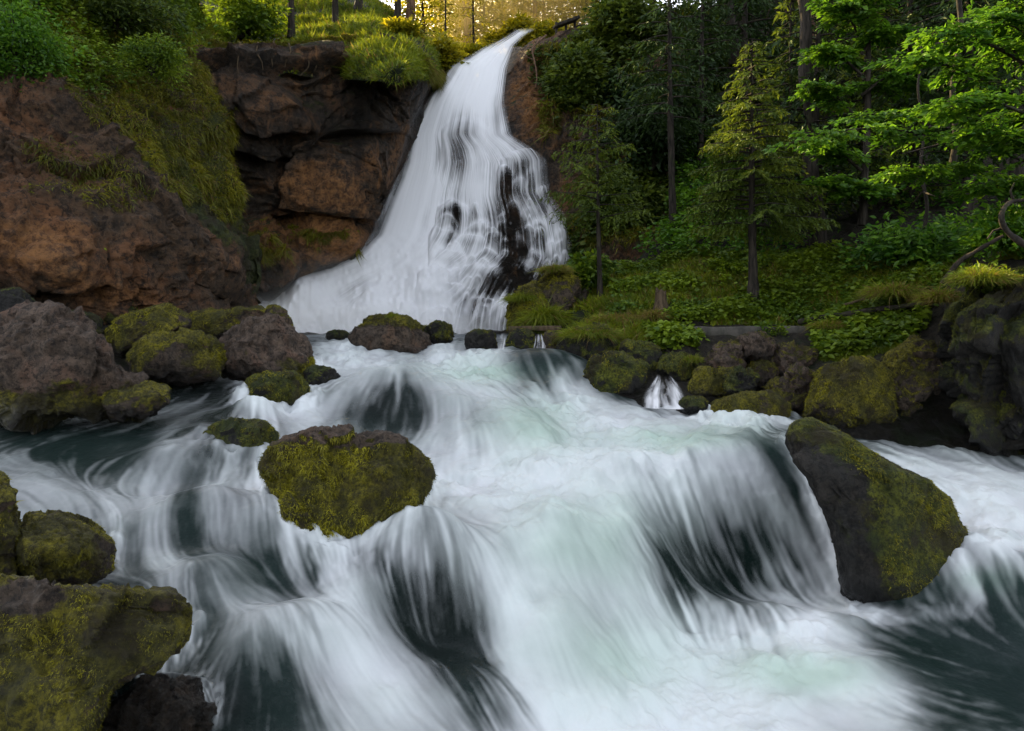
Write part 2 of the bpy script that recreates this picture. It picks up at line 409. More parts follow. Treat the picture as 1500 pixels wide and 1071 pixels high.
# flow direction (towards +x, towards -y)
FLOWP = [(570,490,22,.1,-1),(700,500,17,.1,-1),(500,520,15.6,.2,-1),(560,560,12,-.1,-1),(700,600,11,.6,-.9),(800,640,10,.5,-1),(520,600,10.5,-.5,-1),(620,660,9.3,0,-1),(800,560,14,.5,-1),(900,620,11.5,.4,-1),
         (1000,650,10,.35,-1),(1150,640,10.5,.35,-1),(1180,760,9,.5,-1),(1060,800,8.5,.1,-1),(950,800,7.6,0,-1),(850,820,7.2,.3,-1),(1100,980,6.6,.4,-1),(1300,1000,6.4,.7,-.6),(1330,670,10.8,.7,-.8),(1450,780,8.7,.5,-1),(1400,630,12.8,-1,-.2),(1480,900,7.2,.9,-.3),
         (300,590,10,.2,-1),(150,615,9.3,-.4,-.5),(330,650,8.4,0,-1),(440,640,8.9,-.3,-1),(200,680,7.7,-.5,-1),(60,700,7.1,1,-.2),(150,740,6.7,1,-.7),(300,760,6.7,.6,-1),(420,800,6.4,.9,-1),(240,820,6,1,-.6),(400,890,5.6,1,-.5),(500,930,5.5,.8,-1),
         (400,980,5,.35,-1),(560,1040,4.9,.7,-1),(640,900,6,.35,-1),(720,800,7,.8,-.7),(620,800,6.8,.3,-.8),(800,940,6,.6,-1),(950,1000,6.3,.6,-1)]
FW = np.array([P(a, b, c) for a, b, c, *_ in FLOWP])
flow_f = rbf(FW[:, :2], np.array([(d, e) for *_, d, e in FLOWP]), .6, 1e-3)

NR, NC = 900, 1120
rr = np.linspace(-.92, .92, NC); ll = np.linspace(math.log(3.3), math.log(26.0), NR)
R, LY = np.meshgrid(rr, ll); YY = np.exp(LY); XX = R * YY
Zw = water_z(np.stack([XX, YY], -1))
# down-slope gradient in world space
# humps and hollows of the standing water
for (bu, bv, bY, brx, bry, bh) in ((575, 565, 11.6, 1.0, .8, .22), (560, 640, 9.9, .9, .6, -.16), (790, 528, 15.0, 1.0, .6, .16), (790, 575, 13.2, .9, .6, -.12), (740, 585, 11.6, 1.2, .9, .14), (660, 690, 8.8, .8, .5, -.12), (1080, 672, 9.6, 1.2, .6, .20), (950, 700, 8.8, .8, .7, .12), (1080, 905, 7.5, 1.4, .35, .16), (960, 950, 6.9, .6, .4, .14),
                               (1040, 820, 8.3, .9, .5, -.16), (640, 820, 6.7, .55, .35, .22), (640, 905, 6.15, .5, .45, -.03), (780, 790, 7.2, .5, .5, .12), (300, 745, 6.9, .55, .35, .17), (230, 690, 7.7, .5, .35, .14), (380, 760, 6.7, .5, .35, .12), (420, 850, 5.9, .45, .35, -.12), (300, 850, 5.8, .4, .3, .10), (430, 905, 5.5, .45, .3, .12), (340, 1010, 4.8, .4, .35, .10),
                               (850, 960, 6.2, .6, .6, .10), (1420, 740, 9.2, .9, .7, .12), (1480, 830, 7.7, .9, .3, .14), (280, 660, 8.4, .6, .4, .10), (360, 610, 9.4, .6, .4, .10), (1250, 985, 6.5, .6, .4, .10), (740, 1010, 5.5, .35, .35, .10)):
    c_ = P(bu, bv, bY); Zw = Zw + 1.35 * bh * np.exp(-((XX - c_[0]) / brx) ** 2 - ((YY - c_[1]) / bry) ** 2)
gi, gj = np.gradient(Zw)
dl, dr = ll[1] - ll[0], rr[1] - rr[0]
zx = (gj / dr) / YY
zy = (gi / dl - R * (gj / dr)) / YY
fl = flow_f(np.stack([XX, YY], -1))
vx = fl[..., 0] * .55 - zx * 1.0; vy = fl[..., 1] * .55 - zy * 1.0
wob = fbm(np.stack([XX * 1.3, YY * 1.3, 0 * XX], -1), 3, 5)
vx = vx + wob * .22
ir = (vx - R * vy) / YY / dr; il = vy / YY / dl
sp = np.sqrt(ir ** 2 + il ** 2) + 1e-6
ir = (ir / sp).astype(np.float32); il = (il / sp).astype(np.float32)


def blob(u, v, cu, cv, ru, rv): return np.exp(-(((u - cu) / ru) ** 2 + ((v - cv) / rv) ** 2))


def bil(a, x, y):
    x = np.clip(x, 0, NC - 1.01); y = np.clip(y, 0, NR - 1.01)
    x0 = x.astype(np.int32); y0 = y.astype(np.int32); fx = x - x0; fy = y - y0
    return (a[y0, x0] * (1 - fx) + a[y0, x0 + 1] * fx) * (1 - fy) + (a[y0 + 1, x0] * (1 - fx) + a[y0 + 1, x0 + 1] * fx) * fy


def lic(noises, L, step=1.0):
    jj, ii = np.meshgrid(np.arange(NC, dtype=np.float32), np.arange(NR, dtype=np.float32))
    acc = [n.copy() for n in noises]
    for sg in (1, -1):
        x, y = jj.copy(), ii.copy()
        for k in range(L):
            xi = np.clip(np.rint(x), 0, NC - 1).astype(np.int32); yi = np.clip(np.rint(y), 0, NR - 1).astype(np.int32)
            x += sg * step * ir[yi, xi]; y += sg * step * il[yi, xi]
            for a, n in zip(acc, noises): a += bil(n, x, y)
    out = []
    for a in acc:
        a = (a - a.mean()) / a.std(); out.append(a)
    return out


def blur(a, n=1):
    for _ in range(n):
        a = (a + np.roll(a, 1, 0) + np.roll(a, -1, 0)) / 3; a = (a + np.roll(a, 1, 1) + np.roll(a, -1, 1)) / 3
    return a


n_f = blur(rng.normal(size=(NR, NC)).astype(np.float32), 1)
n_m = blur(rng.normal(size=(NR, NC)).astype(np.float32), 3)
n_c = blur(rng.normal(size=(NR, NC)).astype(np.float32), 12)
lf, = lic([n_f], 26)
lm, lc = lic([n_m, n_c], 36, 1.6)
UU = R * F + U0; VV = H0 - Zw / YY * F
fo = foam_f(np.stack([UU, VV], -1))
cl = fbm(np.stack([XX * 2.2, YY * 2.2, Zw * 2.2], -1), 4, 31)
mid = np.clip(1 - np.abs(fo - .5) * 1.5, .25, 1)
# every strand carries the foam a different way along the flow, so patches fray into veils
fo = fo - .05 - .12 * blob(UU, VV, 230, 690, 230, 120) - .14 * blob(UU, VV, 370, 850, 140, 130) - .12 * blob(UU, VV, 570, 600, 80, 50) - .10 * blob(UU, VV, 800, 545, 60, 30) - .08 * blob(UU, VV, 1060, 830, 130, 60) - .15 * blob(UU, VV, 640, 910, 80, 90) - .15 * blob(UU, VV, 1420, 960, 130, 90) - .15 * blob(UU, VV, 1420, 630, 150, 22) - .15 * blob(UU, VV, 60, 620, 200, 40)
fo = np.clip(fo + .10 * cl, -.05, 1.1).astype(np.float32)
# collars of foam where rocks part the stream
def poly_dist(u, v, pl):
    best = np.full(u.shape, 1e9, np.float32)
    for (x0, y0), (x1, y1) in zip(pl[:-1], pl[1:]):
        L2 = (x1 - x0) ** 2 + (y1 - y0) ** 2; t_ = np.clip(((u - x0) * (x1 - x0) + (v - y0) * (y1 - y0)) / L2, 0, 1)
        best = np.minimum(best, np.hypot(u - x0 - t_ * (x1 - x0), v - y0 - t_ * (y1 - y0)))
    return best


for pl in ([(383, 680), (398, 735), (452, 785), (500, 802), (560, 784), (608, 750), (628, 700)], [(1150, 650), (1183, 700), (1212, 770), (1236, 850), (1254, 897), (1320, 908), (1418, 898), (1432, 872), (1396, 800), (1366, 728)],
           [(290, 912), (268, 948), (205, 995), (300, 1010), (318, 1060)], [(172, 800), (168, 832), (130, 852), (60, 855)], [(298, 640), (340, 664), (406, 655)], [(350, 585), (400, 594), (458, 584)], [(215, 606), (100, 612), (0, 610)], [(320, 550), (390, 556), (462, 545)], [(1036, 612), (1100, 622), (1160, 616)]):
    dd_ = poly_dist(UU, VV, pl)
    Zw = Zw + .05 * np.exp(-(dd_ / 16) ** 2) * np.clip(YY / 8, .5, 1.5) * (1 + cl)
    fo = fo + (.75 + .5 * cl) * np.exp(-((dd_ - 3) / 9) ** 2) - .28 * np.exp(-((dd_ - 22) / 14) ** 2) * sstep(-.1, .3, cl)
fo = np.clip(fo, -.05, 1.1).astype(np.float32)


# steep water thins over the rock, water that lands at the foot of a drop churns white
slope = blur((-(zx * vx + zy * vy) / np.sqrt(vx ** 2 + vy ** 2 + 1e-6)).astype(np.float32), 4)
jx0, iy0 = np.meshgrid(np.arange(NC, dtype=np.float32), np.arange(NR, dtype=np.float32))
ds_ = blur(bil(slope, jx0 + 9 * ir, iy0 + 9 * il) - bil(slope, jx0 - 9 * ir, iy0 - 9 * il), 3) / np.clip(YY / 8, .5, 2)
ds_ = np.clip(ds_ / (ds_[100:800, 100:1000].std() + 1e-6), -2.5, 2.5); sl_ = np.clip((slope - slope.mean()) / (slope[100:800, 100:1000].std() + 1e-6), -2, 2.5)
fo = np.clip(.48 + (fo - .48) * 1.12 + .085 * np.clip(-ds_, 0, 3) * sstep(.1, .4, fo) + .04 * np.clip(ds_ - .5, 0, 2) - .065 * np.clip(sl_, 0, 2.5), -.05, 1.15).astype(np.float32)


def carried(disp):
    jx, iy = np.meshgrid(np.arange(NC, dtype=np.float32), np.arange(NR, dtype=np.float32))
    sg = np.sign(disp)
    for k in range(36):
        on = (np.abs(disp) > k * 2) * 2.0
        xi = np.clip(np.rint(jx), 0, NC - 1).astype(np.int32); yi = np.clip(np.rint(iy), 0, NR - 1).astype(np.int32)
        jx += sg * on * ir[yi, xi]; iy += sg * on * il[yi, xi]
    return bil(fo, jx, iy)


fd_ = (carried(18 * lc + 8 * lm) + carried(20 * lm + 6 * lf) + carried(16 * lf - 14 * lc) + carried(-16 * lm + 14 * blur(lf, 2)) + carried(14 * blur(lf, 3) + 12 * lc)) / 5
mid = np.clip(1.25 - np.abs(fd_ - .42) * 2.6, .06, 1)
churn = fbm(np.stack([XX * 3.4, YY * 3.4, Zw * 3.4], -1), 4, 33) * sstep(.6, .95, fo)
dens = .78 * fd_ + .22 * fo + mid * (.022 * lm + .022 * lc + .022 * lf) + .30 * churn
dens = dens + sstep(.35, .0, fd_) * (.16 * sstep(.6, 2.4, lm + .5 * lc) + .12 * sstep(.8, 2.2, lf) + .10 * sstep(.0, .5, cl))
foam = .985 * (1 - np.exp(-1.9 * np.clip(dens, 0, 2) ** 1.75)) / (1 - math.exp(-1.9))
foam = np.clip(blur(foam, 1), 0, .985)
# relief: billows of foam plus silk ridges that follow the flow
amp = np.clip(YY / 9, .35, 1.6)
calm = sstep(.02, .45, fo)
Zs = Zw + amp * calm * (.004 * lc + .001 * lm) + .09 * amp * cl * calm + .012 * fbm(np.stack([XX * 3, YY * 3, 0 * XX], -1), 3, 44)
turb = sstep(.75, 1.0, fo)
Zs += turb * amp * (.13 * fbm(np.stack([XX * 1.9, YY * 1.9, Zw * 1.9], -1), 3, 78) + .08 * fbm(np.stack([XX * 5, YY * 5, Zw * 5], -1), 4, 77))




green = np.clip(.8 * blob(UU, VV, 720, 545, 90, 16) + .8 * blob(UU, VV, 780, 620, 70, 40) + .7 * blob(UU, VV, 860, 790, 110, 80) + .6 * blob(UU, VV, 900, 960, 120, 70)
                + .9 * blob(UU, VV, 1180, 985, 110, 35) + .8 * blob(UU, VV, 1000, 640, 120, 18) + .6 * blob(UU, VV, 1450, 850, 60, 20) + .25 + .2 * cl, 0, 1)
shallow = np.clip(blob(UU, VV, 260, 565, 170, 30) + blob(UU, VV, 350, 640, 80, 40) + blob(UU, VV, 100, 620, 160, 16) + .9 * blob(UU, VV, 640, 900, 110, 110) + .8 * blob(UU, VV, 560, 600, 70, 45)
                  + .7 * blob(UU, VV, 1040, 830, 120, 60) + blob(UU, VV, 280, 1040, 110, 60) + .7 * blob(UU, VV, 100, 870, 100, 60), 0, 1)
deep = 1 - .85 * shallow
W3 = np.stack([XX, YY, Zs], -1)
water = link('water', make_mesh('water', W3, grid_faces(NR, NC)[:, ::-1], M['water'], {'foam': foam, 'green': green, 'deep': deep}))
tag(water, 'silky white and dark green stream tumbling over rocks below the waterfall', 'stream', kind='structure')

# bed under it
st = 3
Bx, By = XX[::st, ::st], YY[::st, ::st]
Bz = Zw[::st, ::st] - .10 - .22 * (1 - shallow[::st, ::st]) + .10 * fbm(np.stack([Bx * 1.6, By * 1.6, 0 * Bx], -1), 4, 3) - .05
nb = fbm(np.stack([Bx, By, Bz], -1), 3, 9)
bed = link('stream_bed', make_mesh('stream_bed', np.stack([Bx, By, Bz], -1), grid_faces(*Bx.shape)[:, ::-1], M['bed'], {'moss': .3 + .5 * nb, 'wet': np.full(Bx.shape, .75)}))
tag(bed, 'dark wet rock of the stream bed under the running water', 'stream bed', kind='structure')
terr = link('ground', make_mesh('ground', [(-300, -120, -7), (300, -120, -7), (300, 400, -7), (-300, 400, -7)], np.array([[0, 1, 2, 3]]), M['soil'], {'moss': [.5] * 4, 'wet': [0] * 4}))
tag(terr, 'dark forest soil under and around the stream', 'ground', kind='structure')

# ================================================================ CLIFFS AND BANKS
def dsurf(u0, u1, v0, v1, nu, nv, ctrl, c=45, vfun=None):
    f = rbf(np.array([(a, b) for a, b, _ in ctrl], float), np.array([math.log(y) for *_, y in ctrl]), c, 2e-4)
    U, V = np.meshgrid(np.linspace(u0, u1, nu), np.linspace(v0, v1, nv))
    return U, V, np.exp(f(np.stack([U, V], -1)))


def displaced(G, d):
    N = grid_normals(G)
    flip = (N * (-G)).sum(-1) < 0           # towards the viewer's side
    N[flip] *= -1
    return G + N * d[..., None]


FALLP = [(760,55,33),(700,85,31),(650,110,29.6),(700,150,29.6),(740,150,30),(620,250,28),(700,230,28.5),(770,240,28.1),(560,350,26.8),(650,350,27.1),(720,330,27.4),(780,330,27.2),(440,440,25.2),(500,420,25.8),(600,440,25.7),(720,440,25.9),(830,380,27.0),(800,420,26.6),
         (420,487,24.6),(570,489,24.9),(735,489,25.1),(830,489,25.6)]
LE = np.array([(50,752),(62,735),(80,700),(105,655),(150,625),(200,602),(250,585),(310,563),(350,546),(380,515),(400,460),(420,408),(445,352),(470,340),(492,335)], float)
RE = np.array([(50,786),(60,768),(75,752),(110,741),(160,737),(205,748),(225,778),(245,796),(290,802),(330,826),(385,842),(400,842),(440,840),(460,838),(492,836)], float)

# stepped rock domes under the lower cascade
_rd = np.random.default_rng(4)
DOMES = [(float(a), float(b), float(c), float(e)) for a, b, c, e in zip(_rd.uniform(648, 745, 26), _rd.uniform(300, 468, 26), _rd.uniform(7, 14, 26), _rd.uniform(22, 50, 26))] + [(float(a), float(b), float(c), float(e)) for a, b, c, e in zip(_rd.uniform(755, 825, 16), _rd.uniform(250, 390, 16), _rd.uniform(5, 10, 16), _rd.uniform(18, 40, 16))] + [(680,180,34,60),(768,228,30,60),(744,248,14,70),(762,268,13,60),(781,252,12,80),(798,281,13,70),(751,301,12,60),(774,309,15,70),(790,326,12,60),(811,303,10,70),(819,339,12,60),(738,322,10,70),(763,351,12,60),(782,371,13,60),(803,361,11,60),(829,371,9,60),(752,395,11,50),(815,397,12,50),(662,300,24,50),(650,340,26,60),(690,352,24,45),(712,372,20,30),(740,376,14,24),(712,402,34,60),(738,402,16,50),(690,392,20,40),(732,452,16,40),(660,372,26,50),(640,400,30,50),(672,415,26,60),
         (640,455,26,40),(700,440,22,50),(765,385,22,60),(800,395,20,60),(655,325,18,30),(705,330,22,40),(725,345,18,40)]


def dome_bulge(U, V):
    b = np.zeros_like(U); cap = np.zeros_like(U); under = np.zeros_like(U)
    wu = U + 5 * vnoise(np.stack([U / 16, V / 22, 0 * U], -1), 3); wv = V + 4 * vnoise(np.stack([U / 13, V / 19, 0 * U], -1), 8)
    for cu, cv, w, h in DOMES:
        x = (wu - cu) / w; y = (wv - cv - 13 * x * x) / h           # arc-shaped upper rim
        inx = np.clip(1 - x * x, 0, 1)
        bb = inx ** .5 * sstep(-.1, .12, y) * np.exp(-np.clip(y, 0, 9) * 1.1)
        b = np.maximum(b, bb * .38)
        cap = np.maximum(cap, inx ** .4 * np.exp(-((y - .02) / .13) ** 2))
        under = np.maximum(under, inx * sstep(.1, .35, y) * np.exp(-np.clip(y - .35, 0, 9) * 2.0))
    return b, cap, under


CL = [(400,362,24.0),(460,352,24.3),(520,352,25.3),(350,352,23.6),(450,380,24.6),(520,380,25.8),(400,400,24.3),(330,75,23.2),(300,60,23),(450,72,24.3),(600,70,25.6),(640,105,27.8),(300,130,22.6),(400,150,23.0),(550,120,25),(620,140,27.2),(450,225,24.6),(350,260,23.6),(480,270,24.4),(580,240,26.6),(420,318,25.4),(520,315,26.8),(540,420,27.2),(400,450,25.6),(350,480,25.8),(250,300,23),(250,450,24),
      (780,60,32.5),(780,120,31),(850,60,31.8),(900,100,30.5),(900,200,29),(850,300,28),(950,300,27.2),(950,380,25),(860,390,25.8),(1000,200,29.4),(780,200,29.6),(820,160,30.2),(1010,80,32),(1040,300,27),(900,480,24),(1040,450,23),(250,60,22.5)] + [(a, b, y + .45) for a, b, y in FALLP]
U, V, Y = dsurf(225, 1060, 52, 500, 520, 340, CL, 30)
# lip of the cliff: its top row follows the skyline of the rock
lipu = np.array([(225,40),(262,42),(300,62),(345,72),(400,66),(470,60),(540,52),(590,58),(615,85),(640,108),(690,90),(750,62),(800,56),(850,40),(900,30),(1060,10)], float)
top = np.interp(U[0], lipu[:, 0], lipu[:, 1]) + 3 * vnoise(np.stack([U[0] / 9, 0 * U[0], 0 * U[0]], -1), 4)
tt = np.linspace(0, 1, U.shape[0])[:, None]
V = top[None] + (500 - top[None]) * tt
fY = rbf(np.array([(a, b) for a, b, _ in CL], float), np.array([math.log(y) for *_, y in CL]), 30, 2e-4)
Y = np.exp(fY(np.stack([U, V], -1)))
G = P(U, V, Y)
leftm = sstep(660, 600, U - (V - 110) * -.22) * sstep(240, 300, U)
s = G[..., 2] - .27 * G[..., 0] + .45 * fbm(G * .16, 3, 21) + .16 * fbm(G * .7, 3, 22)
per = 2.1; fr = s / per + .25; k = np.floor(fr); fr = fr - k
saw = (1 - fr) ** .8 * sstep(0, .05, fr)
saw = saw * (.6 + .6 * (vnoise(np.stack([k * 7.7, k * 3.1, k * 0], -1), 2) * .5 + .5))
onfall = sstep(-14, 10, U - np.interp(V, LE[:, 0], LE[:, 1])) * sstep(14, -10, U - np.interp(V, RE[:, 0], RE[:, 1]))
bul, cap, und = dome_bulge(U, V)
nearf = sstep(-75, -5, U - np.interp(V, LE[:, 0], LE[:, 1])) * sstep(45, 0, U - np.interp(V, RE[:, 0], RE[:, 1]))
rough = (1 - .85 * nearf)
lipf = .12 + .88 * sstep(.0, .13, tt)
d = 1.15 * lipf * saw * leftm * (1 - .9 * nearf) * sstep(345, 250, V) + lipf * rough * (.85 * ridged(G * .30, 4, 61) + .38 * fbm(G * .9, 4, 62) + .12 * ridged(G * 1.9, 5, 63) + .07 * fbm(G * 6, 3, 64) + .42 * facets(np.stack([G[..., 0] * .42, G[..., 1] * .42, s * .8], -1) + .25 * fbm(G * .8, 3, 65)[..., None], 66) + .20 * facets(np.stack([G[..., 0] * 1.1, G[..., 1] * 1.1, s * 1.9], -1) + .25 * fbm(G * 2, 3, 67)[..., None], 68)) + 1.0 * bul * onfall * sstep(150, 240, V) - .35 * onfall
Gc = displaced(G, d)
Nc = grid_normals(Gc); Nc[(Nc * -Gc).sum(-1) < 0] *= -1
ms = fbm(G * .45, 4, 70)
mossC = np.clip(.15 + .55 * Nc[..., 2] + .5 * ms, 0, 1) * (1 - onfall) * .8
mossC = np.maximum(mossC, .6 * sstep(345, 385, V + 24 * ms) * sstep(700, 560, U) * (.5 + .7 * ms))
mossC = np.maximum(mossC, sstep(760, 820, U) * np.clip(.35 + .8 * ms, 0, 1))
wet_darkC = np.clip(onfall * 1.3 + .8 * np.exp(-((V - 225 + .22 * (U - 300)) / 40) ** 2) * leftm * (.6 + .8 * ms) + sstep(450, 490, V) * .4 + .5 * sstep(.1, .4, fbm(G * np.array([.7, .7, .1]), 3, 71)), 0, 1)  # wet behind the fall; also darkens a diagonal band across the overhang
cliff = link('cliff', make_mesh('cliff', Gc, grid_faces(*U.shape), M['cliff'], {'moss': mossC, 'wet': wet_darkC, 'ochre_glow': np.clip(.55 * blob(U, V, 485, 266, 42, 34) + 1.25 * blob(U, V, 450, 356, 105, 30) + .6 * blob(U, V, 520, 95, 60, 40) + .6 * blob(U, V, 770, 130, 40, 90) + .5 * blob(U, V, 430, 300, 60, 40) + .45 * blob(U, V, 800, 200, 50, 60) + .35 * ms, 0, 1)}))  # ochre rock, with the warmly lit spots of the cliff painted in
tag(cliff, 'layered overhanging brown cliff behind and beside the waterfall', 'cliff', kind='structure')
CLG = (U, V, Gc, Nc)

# left buttress
ure = np.array([(-90,250),(0,256),(60,258),(130,290),(170,308),(240,326),(310,350),(360,347),(420,338),(500,330)], float)
BT = [(0,450,12.6),(100,440,13.2),(200,440,14.5),(330,430,16.6),(0,300,13.2),(150,300,14.2),(290,320,16.2),(0,150,14.4),(150,150,15.6),(270,180,18),(100,0,18.5),(230,30,20.5),(0,0,16.6),(-150,0,15),(-420,0,12.5),(-420,450,9.5),(-420,-90,15),(-150,450,11.5),(-150,250,12.3),(100,-90,21),(250,-90,23),(170,220,15.2),(230,240,16.0),(60,380,12.6),(190,380,14.0),(240,400,15.2)]
fB = rbf(np.array([(a, b) for a, b, _ in BT], float), np.array([math.log(y) for *_, y in BT]), 30, 2e-4)
S, Vb = np.meshgrid(np.linspace(0, 1, 420), np.linspace(-90, 500, 380))
edge = np.interp(Vb, ure[:, 0], ure[:, 1]) + 5 * vnoise(np.stack([Vb / 14, 0 * Vb, 0 * Vb], -1), 6)
Ub = -420 + (edge + 420) * (1 - (1 - S) ** 1.35)  # runs far past the left frame edge, extended to block the sun
Yb = np.exp(fB(np.stack([Ub, Vb], -1))) + 3.5 * sstep(.80, 1.0, S) ** 2
Gb = P(Ub, Vb, Yb)
db = .8 * ridged(Gb * np.array([.42, .3, .26]), 4, 81) + .33 * fbm(Gb * .9, 4, 82) + .14 * ridged(Gb * 1.7, 5, 83) + .07 * ridged(Gb * 4.5, 3, 84) + .30 * facets(Gb * np.array([.8, .8, .55]) + .3 * fbm(Gb * .9, 3, 88)[..., None], 87) + .12 * facets(Gb * 1.9 + .3 * fbm(Gb * 2.2, 3, 89)[..., None], 90)
Gb2 = displaced(Gb, db)
Nb = grid_normals(Gb2); Nb[(Nb * -Gb2).sum(-1) < 0] *= -1
# a diagonal apron of moss and grass runs down the buttress
apr = np.interp(Vb, [-90, 0, 100, 200, 300, 380, 500], [250, 250, 150, 235, 290, 340, 345])
aprw = np.interp(Vb, [-90, 0, 100, 200, 300, 380, 500], [400, 300, 100, 95, 60, 25, 10])
nb2 = fbm(Gb * .8, 4, 85)
apron = np.exp(-((Ub - apr) / (aprw * 1.25)) ** 2) + .6 * nb2
apron = np.maximum(apron, sstep(90, 20, Vb + 40 * nb2 - Ub * .1))
mossB = np.clip(apron * .75, 0, 1)
but = link('cliff', make_mesh('cliff', Gb2, grid_faces(*S.shape), M['buttress'], {'ochre_glow': np.clip(.5 * blob(Ub, Vb, 40, 370, 80, 45) + .45 * blob(Ub, Vb, 20, 130, 40, 40) + .35 * blob(Ub, Vb, 140, 420, 110, 30) + .4 * blob(Ub, Vb, 260, 390, 50, 50) + .45 * nb2, 0, 1), 'moss': mossB, 'wet': np.clip(.25 * sstep(.1, .5, fbm(Gb * .5, 3, 86)), 0, 1)}))  # orange blobs paint warm light onto the buttress, over ochre stone
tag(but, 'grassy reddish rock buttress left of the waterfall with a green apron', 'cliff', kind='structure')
BTG = (Ub, Vb, Gb2, Nb)

# hillside behind the lip
HL = [(150,0,22),(262,38,23.4),(300,66,23.6),(450,66,24.9),(600,66,26.5),(640,112,31),(300,0,33),(450,0,36),(560,20,36),(600,55,33),(200,-30,36),(150,-40,42),(400,-25,46),(300,130,22.5),(500,130,23.5),(640,160,28)]
U, V, Y = dsurf(262, 650, -40, 120, 200, 130, HL, 30)
vt = np.interp(U[0], [140, 450, 540, 600, 650], [-40, -30, -8, 40, 96]); V = vt[None] + (118 - vt[None]) * np.linspace(0, 1, 130)[:, None]
Y = np.exp(rbf(np.array([(a, b) for a, b, _ in HL], float), np.array([math.log(y) for *_, y in HL]), 30, 2e-4)(np.stack([U, V], -1)))
G = P(U, V, Y); G = displaced(G, .5 * fbm(G * .35, 4, 91))
hill = link('hillside', make_mesh('hillside', G, grid_faces(*U.shape), M['soil'], {'moss': .75 + .3 * fbm(G * .5, 3, 92), 'wet': np.zeros(U.shape)}))
tag(hill, 'mossy wooded hillside above the cliff edge', 'hillside', kind='structure')
Nh = grid_normals(G); Nh[(Nh * -G).sum(-1) < 0] *= -1
HLG = (U, V, G, Nh)
# wooded slope farther back, seen through the gap above the falls
BS = [(540,140,36),(700,140,38),(850,130,38),(1120,120,38),(540,100,42),(700,100,43),(850,90,43),(1120,70,43),(540,84,52),(700,86,54),(850,76,54),(1120,50,52),(540,76,66),(700,80,68),(850,70,68),(1120,40,64)]
U, V, Y = dsurf(540, 1120, 72, 140, 200, 110, BS, 40)
G = P(U, V, Y); G = displaced(G, .5 * fbm(G * .35, 4, 191))
slope = link('hillside', make_mesh('hillside', G, grid_faces(*U.shape), M['soil'], {'moss': .75 + .3 * fbm(G * .5, 3, 192), 'wet': np.zeros(U.shape)}))
tag(slope, 'leafy slope far back in the golden gap above the waterfall', 'hillside', kind='structure')
Ns = grid_normals(G); Ns[(Ns * -G).sum(-1) < 0] *= -1
BSG = (U, V, G, Ns)

# right bank and forest slope
BK = [(745,482,18.6),(745,500,17.3),(745,530,16.4),(800,470,19),(900,450,18.2),(1000,455,17.6),(1100,440,17.8),(1200,450,16.8),(1300,430,16),(1480,400,13.5),(1600,400,12),(900,400,21.5),(1000,385,21),(1100,365,21),(1300,345,19),(1500,330,17),(1000,260,26.5),(1200,250,26),(1500,200,22),(1000,100,34),(1200,100,32),(1500,50,27),(1100,-60,40),(1500,-90,36),(1650,100,24),
      (860,492,16.9),(1000,484,16.6),(1180,482,16.0),(1320,470,14.4),(1420,460,13),(1000,497,16.0),(1180,498,15.3),(870,535,15.2),(1000,545,14.6),(1100,545,14.4),(1200,550,13.6),(1350,560,12.8),(880,590,13.9),(1000,600,13.3),(1100,605,12.9),(1200,625,12.2),(1350,640,11.8),(1450,640,11.5),(1650,640,11),(1000,650,12.2),(1200,660,11.7),(800,540,15.8),(820,300,27),(860,100,34),(900,0,38)]
U, V, Y = dsurf(745, 1660, -140, 660, 420, 420, BK, 35)
vt = np.interp(U[0], [745, 780, 850, 880, 930, 980, 1030, 1100, 1660], [484, 470, 446, 405, 380, 340, 60, -140, -140])
V = vt[None] + (660 - vt[None]) * np.linspace(0, 1, 420)[:, None]
Y = np.exp(rbf(np.array([(a, b) for a, b, _ in BK], float), np.array([math.log(y) for *_, y in BK]), 35, 2e-4)(np.stack([U, V], -1)))
G = P(U, V, Y); G = displaced(G, .28 * fbm(G * .6, 4, 101) + .07 * ridged(G * 2.1, 3, 102))
Ng = grid_normals(G); Ng[(Ng * -G).sum(-1) < 0] *= -1
bank = link('hillside', make_mesh('hillside', G, grid_faces(*U.shape), M['soil'], {'moss': .35 + .5 * fbm(G * .7, 4, 103), 'wet': sstep(540, 600, V)}))
tag(bank, 'dark forest slope and grassy bank on the right of the stream', 'hillside', kind='structure')
BKG = (U, V, G, Ng)

# left bank under the boulders
LB = [(-200,440,12.5),(0,440,13),(200,440,15),(330,440,17.5),(420,470,20),(0,510,11.8),(200,500,13),(350,490,14.5),(430,500,16),(0,580,10.2),(200,560,11.4),(330,545,12.0),(440,545,12.8),(-200,600,9.6),(0,625,9.2),(220,600,10.2),(400,580,11.2)]
U, V, Y = dsurf(-220, 470, 425, 640, 160, 70, LB, 30)
vt = np.interp(U[0], [-220, 300, 350, 400, 470], [425, 436, 470, 515, 560]); V = vt[None] + (640 - vt[None]) * np.linspace(0, 1, 70)[:, None]
Y = np.exp(rbf(np.array([(a, b) for a, b, _ in LB], float), np.array([math.log(y) for *_, y in LB]), 30, 2e-4)(np.stack([U, V], -1)))
G = P(U, V, Y); G = displaced(G, .12 * fbm(G * .9, 4, 111) - .12)
lb = link('ground', make_mesh('ground', G, grid_faces(*U.shape), M['bed'], {'moss': .5 + .4 * fbm(G, 3, 112), 'wet': .4 * np.ones(U.shape)}))
tag(lb, 'dark stony ground under the boulders at the foot of the buttress', 'ground', kind='structure')

